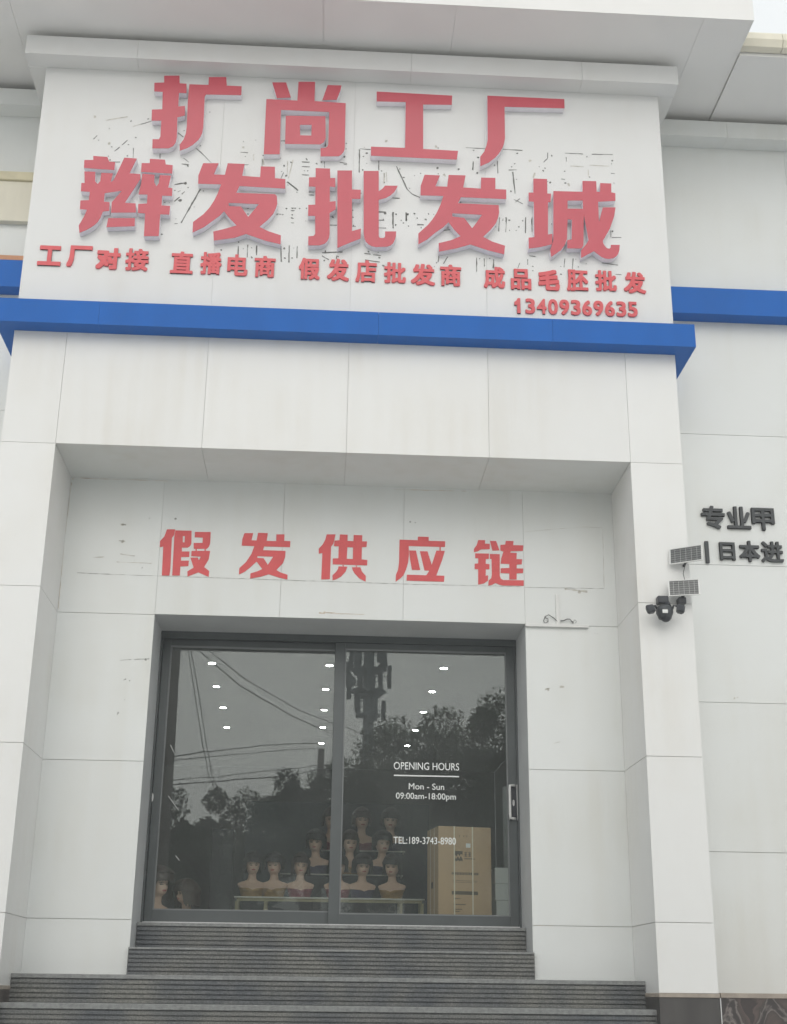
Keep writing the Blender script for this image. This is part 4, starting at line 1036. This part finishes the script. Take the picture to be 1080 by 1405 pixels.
# two heads low behind the left pane
pp = at(214, 1243, 1.72); bust(pp.x, 1.72, RF, R(48), 'gold', 3, 'hair_brown', 'taller curly haired mannequin bust standing in the bottom left corner of the glass', 1.16)
pp = at(255, 1243, 1.78); bust(pp.x, 1.78, RF, R(-62), 'maroon', 3, 'hair_brown', 'shorter curly haired mannequin bust beside the one in the bottom left corner', .93)

# carton -------------------------------------------------
CYF = 1.86
c0, c1 = at(601, 1250, CYF), at(677, 1250, CYF); ztp = at(640, 1134.5, CYF).z
cx0, cx1 = c0.x, c1.x; Wc = cx1 - cx0
bx = empty('cardboard_carton', ((cx0 + cx1) / 2, CYF + .2, RF), 'tall brown cardboard carton with printed front standing behind the right glass door', 'carton', None, R(9))
Hc = ztp - RF; Dc = .45; bx.location.x = cx0 + Wc / 2 * math.cos(R(9)) - .2 * math.sin(R(9)); bx.location.y = CYF + .2
mb = MB(); mb.cbox(-Wc/2, Wc/2, -.2, -.2 + Dc, 0, Hc, .006); mb.build('carton_body', M['card'], bx, False, True)
mb = MB()
for x in (-Wc/2 + Wc*.30, -Wc/2 + Wc*.645): mb.box(x - .006, x + .006, -.2018, -.2002, .002, Hc); mb.box(x - .006, x + .006, -.2, -.2 + Dc, Hc + .0003, Hc + .0018)
for yy in (-.2 + Dc*.35, -.2 + Dc*.7): mb.box(-Wc/2 - .0018, -Wc/2 - .0002, yy - .005, yy + .005, .002, Hc)
mb.build('strap', M['strap'], bx, False, True)
mb = MB(); fy0, fy1 = -.2012, -.2003
def pr(u0, v0, u1, v1): mb.box(-Wc/2 + Wc*u0, -Wc/2 + Wc*u1, fy0, fy1, Hc*(1 - v1), Hc*(1 - v0))
# emblem: dark square with a light peaked shape left open
def tri(pts): 
    mb.add([(-Wc/2 + Wc*u, fy0 + .0001, Hc*(1 - v)) for u, v in pts], [tuple(range(len(pts)))])
tri([(.31,.235),(.455,.235),(.455,.27),(.42,.262),(.40,.285),(.37,.262),(.34,.29),(.31,.27)]); tri([(.31,.30),(.34,.31),(.365,.285),(.395,.31),(.42,.282),(.455,.31),(.455,.335),(.42,.325),(.40,.335),(.37,.322),(.34,.335),(.31,.325)])
for k in range(2):
    u0 = .49 + k * .075
    pr(u0, .245, u0 + .05, .253); pr(u0, .262, u0 + .05, .270); pr(u0 + .018, .245, u0 + .028, .285); pr(u0, .278, u0 + .05, .286)
pr(.49, .303, .69, .311)
u = .25
while u < .74: 
    q = random.uniform(.012, .03); pr(u, .437, u + q, .462); u += q + .009
pr(.26, .515, .74, .519); pr(.26, .53, .72, .533)
pr(.25, .615, .74, .648)
for v, u1 in ((.68, .40), (.735, .50), (.78, .42), (.80, .38)):
    u = .28
    while u < u1: q = random.uniform(.01, .03); pr(u, v, u + q, v + .010); u += q + .008
pr(.26, .845, .74, .850); pr(.26, .885, .74, .888)
for u in (.39, .47, .53): tri([(u, .085), (u + .02, .085), (u + .01, .105)])
sx = -Wc/2 - .0012
mb.box(sx, sx + .0008, -.2 + Dc*.45, -.2 + Dc*.62, Hc*.42, Hc*.48)
mb.build('printing', M['print'], bx, False, True)
mb = MB(); mb.box(-Wc/2 + Wc*.52, -Wc/2 + Wc*.605, -.2012, -.2003, Hc*.80, Hc*.84); mb.build('white_sticker', M['board_white'], bx, False, True)
# stacked white boards and a pale post at the right
e = empty('stacked_boards', (1.55, 2.15, RF), 'stack of white boards behind the right edge of the glass', 'boards')
zz0 = RF; tops = at(690, 1190, 2.0).z
n = 4
for k in range(n):
    h = (tops - RF) / n; mb = MB(); dx = random.uniform(-.01, .01); mb.cbox(at(680, 1220, 2.0).x + dx, 1.95, 2.0 + .01 * k, 2.6, zz0 + .002, zz0 + h - .002, .005); mb.build('board', M['board_white'], e); zz0 += h
q = at(692, 1170, 2.65).x
mb = MB(); mb.cbox(q, q + .16, 2.65, 2.72, RF, RF + 1.5, .006); tag(mb.build('pale_partition', mat('pale_partition_paint', (.34, .36, .36), .7, .06)), 'pale upright partition behind the stacked white boards', 'partition')
# dark upright locker behind the left busts
q0, q1 = at(288, 1200, 5.2).x, at(318, 1200, 5.2).x
e = empty('tall_cabinet', ((q0 + q1) / 2, 5.4, RF), 'tall dark blue grey cabinet behind the left glass door', 'cabinet')
mb = MB(); mb.cbox(q0, q1, 5.2, 5.6, RF + .06, RF + 1.3, .006); mb.build('cabinet_body', mat('blue_grey_laminate', (.05, .062, .075), .6, .08), e)
mb = MB(); mb.box(q0 + .02, q1 - .02, 5.22, 5.58, RF, RF + .0595); mb.build('plinth', M['dark_plastic'], e)
mb = MB(); mb.box(q0 + .015, (q0+q1)/2 - .003, 5.185, 5.199, RF + .08, RF + 1.28); mb.box((q0+q1)/2 + .003, q1 - .015, 5.185, 5.199, RF + .08, RF + 1.28); mb.build('door', mat('blue_grey_door', (.06, .072, .085), .5, .06), e)

# ------------------------------------------------------------------ across the street (seen mirrored in the glass)
def mir(u, v, y):
    "street-side point at depth y whose mirror image in the glass falls on the measured photo point"
    p = at(u, v, 2 * DOOR - y); return Vector((p.x, y, p.z))
def leaf_cloud(mb, c, r, n, size, seed, squash=.9):
    rnd = random.Random(seed)
    blobs = []
    for k in range(26):
        d = Vector((rnd.gauss(0, 1), rnd.gauss(0, 1), rnd.gauss(0, 1))).normalized() * rnd.uniform(.25, .95)
        blobs.append((Vector((d.x * r, d.y * r, d.z * r * squash)), r * rnd.uniform(.16, .34)))
    for i in range(n):
        b, br = rnd.choice(blobs)
        d = Vector((rnd.gauss(0, 1), rnd.gauss(0, 1), rnd.gauss(0, 1))).normalized() * br * rnd.uniform(.55, 1.12)
        p = c + b + d
        s = size * rnd.uniform(.6, 1.3)
        a = Vector((rnd.gauss(0, 1), rnd.gauss(0, 1), rnd.gauss(0, .7))).normalized(); t = a.orthogonal().normalized()
        t = (Matrix.Rotation(rnd.uniform(0, 6.28), 3, a) @ t); q = a.cross(t)
        mb.add([p + t * s, p + q * s * .45, p - t * s, p - q * s * .45], [(0, 1, 2, 3)])
def tree(x, y, top, rad, lab, lm, seed, n=5200, low=.35, grp='trees across the street'):
    rnd = random.Random(seed)
    e = empty('street_tree', (x, y, GROUND), lab, 'tree', grp)
    H = top - GROUND; cz = top - rad * .82
    mb = MB(); p0 = Vector((x, y, GROUND)); tops = Vector((x + rnd.uniform(-.3, .3), y + rnd.uniform(-.3, .3), cz))
    mid = p0.lerp(tops, .5) + Vector((rnd.uniform(-.2, .2), rnd.uniform(-.2, .2), 0))
    mb.tube([p0, mid, tops, tops + Vector((.1, .1, rad * .5))], [.15, .12, .08, .02], 10)
    for k in range(9):
        a = rnd.uniform(0, 6.28); h = rnd.uniform(.45, .95); s = p0.lerp(tops, h); L = rad * rnd.uniform(.6, 1.0)
        en = s + Vector((math.cos(a) * L, math.sin(a) * L, L * rnd.uniform(.2, .8))); mb.tube([s, s.lerp(en, .5) + Vector((0, 0, .15)), en], [.09, .055, .015], 7)
    mb.build('trunk', M['bark'], e, True)
    mb = MB(); leaf_cloud(mb, Vector((x, y, cz)), rad, n, .05, seed, .95)
    leaf_cloud(mb, Vector((x + rad * .25, y, cz - rad * .75)), rad * .7, n // 3, .05, seed + 1, .8)
    mb.build('crown', M[lm], e)
TS = [(655, 965, -17, 2.6, 'leaf', 'tall bushy tree reflected at the right side of the right glass door'),
      (568, 990, -19, 1.9, 'leaf_b', 'dark bushy tree reflected in the middle of the right glass door'),
      (490, 1040, -20, 2.0, 'leaf', 'leafy tree reflected just right of the middle door stile'),
      (424, 1055, -18, 1.3, 'leaf_b', 'small leafy tree reflected beside the thin dark pole'),
      (346, 1080, -17, 1.3, 'leaf', 'small round topped tree reflected in the middle of the left glass door'),
      (246, 1094, -16, 1.3, 'leaf_b', 'low spreading tree reflected at the left side of the left glass door'),
      (608, 1045, -12, 1.7, 'leaf_b', 'low dense tree reflected behind the opening hours lettering'),
      (700, 990, -14, 1.6, 'leaf_b', 'dense tree reflected along the right stile of the right door'),
      (300, 1140, -13, 1.1, 'leaf_b', 'low shrub like tree reflected above the left display busts')]
for i, (u, v, y, rad, lm, lab) in enumerate(TS):
    p = mir(u, v, y); tree(p.x, y, p.z, rad, lab, lm, 40 + i * 7, int(7500 * rad + 3000))
# telecom tower
ty = -42
pt = mir(507, 884, ty); tx = pt.x
e = empty('telecom_tower', (tx, ty, GROUND), 'slim grey telecom tower with clusters of antenna panels reflected in the right glass door', 'telecom tower')
topz = pt.z + 1.6
mb = MB(); mb.tube([(tx, ty, GROUND), (tx, ty, topz)], [.30, .22], 14); mb.build('mast', M['tower'], e, True)
rnd = random.Random(3)
for v, pr_, npan, ph in ((900, .62, 8, 1.5), (934, .78, 9, 1.1), (968, .55, 5, .9)):
    z = mir(507, v, ty).z
    mb = MB(); mb.lathe((tx, ty, z - ph * .45), [(.22, -.04), (pr_, -.04), (pr_, .04), (.22, .04)], 18); mb.lathe((tx, ty, z + ph * .45), [(.22, -.02), (pr_, -.02), (pr_, .02), (.22, .02)], 18); pf = mb.build('platform', M['tower'], e)
    for k in range(npan):
        a = 6.28 * k / npan + rnd.uniform(-.25, .25); q = pr_ + rnd.uniform(-.02, .18); hh = ph * rnd.uniform(.35, .62); zc = z + rnd.uniform(-.25, .25)
        mb = MB(); mb.cbox(tx + q * math.cos(a) - .10, tx + q * math.cos(a) + .10, ty + q * math.sin(a) - .06, ty + q * math.sin(a) + .06, zc - hh, zc + hh, .03); mb.build('antenna_panel', M['tower_panel'], pf)
        mb = MB(); mb.tube([(tx + .2 * math.cos(a), ty + .2 * math.sin(a), zc), (tx + q * math.cos(a), ty + q * math.sin(a), zc)], .025, 6); mb.build('antenna_arm', M['tower'], pf)
z = mir(489, 938, ty).z
mb = MB(); mb.lathe((tx - .8, ty + .3, z), [(0, -.08), (.24, -.08), (.26, .05), (.15, .1), (0, .1)], 18, 'Y'); mb.build('dish', M['tower'], e, True)
# poles
def pole(u, vtop, y, r, lab, arm=True):
    p = mir(u, vtop, y); e = empty('utility_pole', (p.x, y, GROUND), lab, 'utility pole', 'utility poles across the street')
    mb = MB(); mb.tube([(p.x, y, GROUND), (p.x, y, p.z)], [r, r * .65], 12); mb.build('pole_shaft', M['concrete_pole'], e, True)
    if arm:
        mb = MB(); mb.box(p.x - .8, p.x + .8, y - .05, y + .05, p.z - .35, p.z - .25); mb.box(p.x - .6, p.x + .6, y - .05, y + .05, p.z - .95, p.z - .86); ar = mb.build('cross_arm', M['steel'], e)
        for q in (-.7, -.35, .35, .7):
            mb = MB(); mb.lathe((p.x + q, y, p.z - .25), [(.02, 0), (.05, .02), (.03, .06), (.05, .09), (.02, .13)], 10); mb.build('insulator', M['white_plastic'], ar, True)
    return p
P1 = pole(243, 790, -9, .20, 'thick utility pole reflected along the left stile of the left door')
P2 = pole(441, 1026, -19, .13, 'thin dark utility pole reflected beside the middle door stile', False)
def cable(pts, lab, r=.02):
    mb = MB(); Q = [mir(u, v, y) for u, v, y in pts]
    out = []
    for a, b in zip(Q[:-1], Q[1:]):
        for k in range(8): out.append(a.lerp(b, k / 8))
    out.append(Q[-1]); mb.tube(out, r * .5, 6)
    return tag(mb.build('overhead_cable', M['wire'], None, True), lab, 'cable', 'overhead cables across the street')
cable([(255, 880, -9), (268, 960, -11), (285, 1060, -14), (300, 1100, -16)], 'steep overhead cable reflected near the left stile, ending highest at its left', .018)
cable([(259, 880, -9), (275, 970, -11), (290, 1062, -14), (303, 1098, -16)], 'steep overhead cable reflected close beside a similar steep cable, on its right', .018)
cable([(262, 882, -9), (330, 940, -12), (400, 980, -14), (470, 1012, -17)], 'long sloping overhead cable reflected across the left door, lower of a pair', .02)
cable([(270, 878, -9), (340, 932, -12), (410, 972, -14), (520, 1015, -17)], 'long sloping overhead cable reflected across the left door, upper of a pair', .016)
cable([(215, 1040, -10), (280, 1030, -12), (360, 1021, -15), (441, 1018, -19)], 'near level overhead cable reflected at the height of the thin pole top', .02)
cable([(218, 1044, -10), (280, 1037, -12), (360, 1030, -15), (441, 1024, -19)], 'near level overhead cable reflected just under the one at the thin pole top', .014)
cable([(212, 1070, -10), (300, 1064, -12), (380, 1055, -15), (441, 1048, -19)], 'overhead cable reflected above the small round tree, upper of two', .016)
cable([(212, 1076, -10), (300, 1071, -12), (380, 1064, -15), (441, 1054, -19)], 'overhead cable reflected above the small round tree, lower of two', .022)
# low pale buildings opposite
def house(u0, u1, vtop, y, lab):
    a, b = mir(u0, vtop, y), mir(u1, vtop, y)
    e = empty('street_building', ((a.x + b.x) / 2, y, GROUND), lab, 'building', 'low buildings across the street')
    mb = MB(); mb.box(a.x, b.x, y - 6, y, GROUND, a.z); mb.build('wall', M['street_wall'], e)
    mb = MB(); mb.box(a.x - .3, b.x + .3, y - 6.2, y + .35, a.z + .002, a.z + .18); mb.build('roof', M['street_roof'], e)
    x = a.x + .9
    while x < b.x - 1.5:
        mb = MB(); mb.box(x, x + 1.2, y + .002, y + .03, GROUND + 1.0, GROUND + 2.5); f = mb.build('window', M['dark_win'], e); x += 2.6
    return e
house(150, 335, 1192, -34, 'low pale building reflected behind the left trees')
house(372, 470, 1168, -36, 'low pale building reflected behind the thin dark pole')
house(500, 720, 1120, -38, 'low pale building reflected behind the right hand trees')

# ------------------------------------------------------------------ hazy air over the street
hm = bpy.data.materials.new('street_haze'); hm.use_nodes = True; nt = hm.node_tree; nt.nodes.clear()
ho = nt.nodes.new('ShaderNodeOutputMaterial'); hv = nt.nodes.new('ShaderNodeVolumePrincipled')
hv.inputs['Color'].default_value = (.93, .95, .96, 1); hv.inputs['Density'].default_value = 0.0055; hv.inputs['Anisotropy'].default_value = 0.0
nt.links.new(hv.outputs[0], ho.inputs['Volume'])
mb = MB(); mb.box(-70, 70, -70, 30, GROUND - 1, 24)
tag(mb.build('haze', hm), kind='stuff')
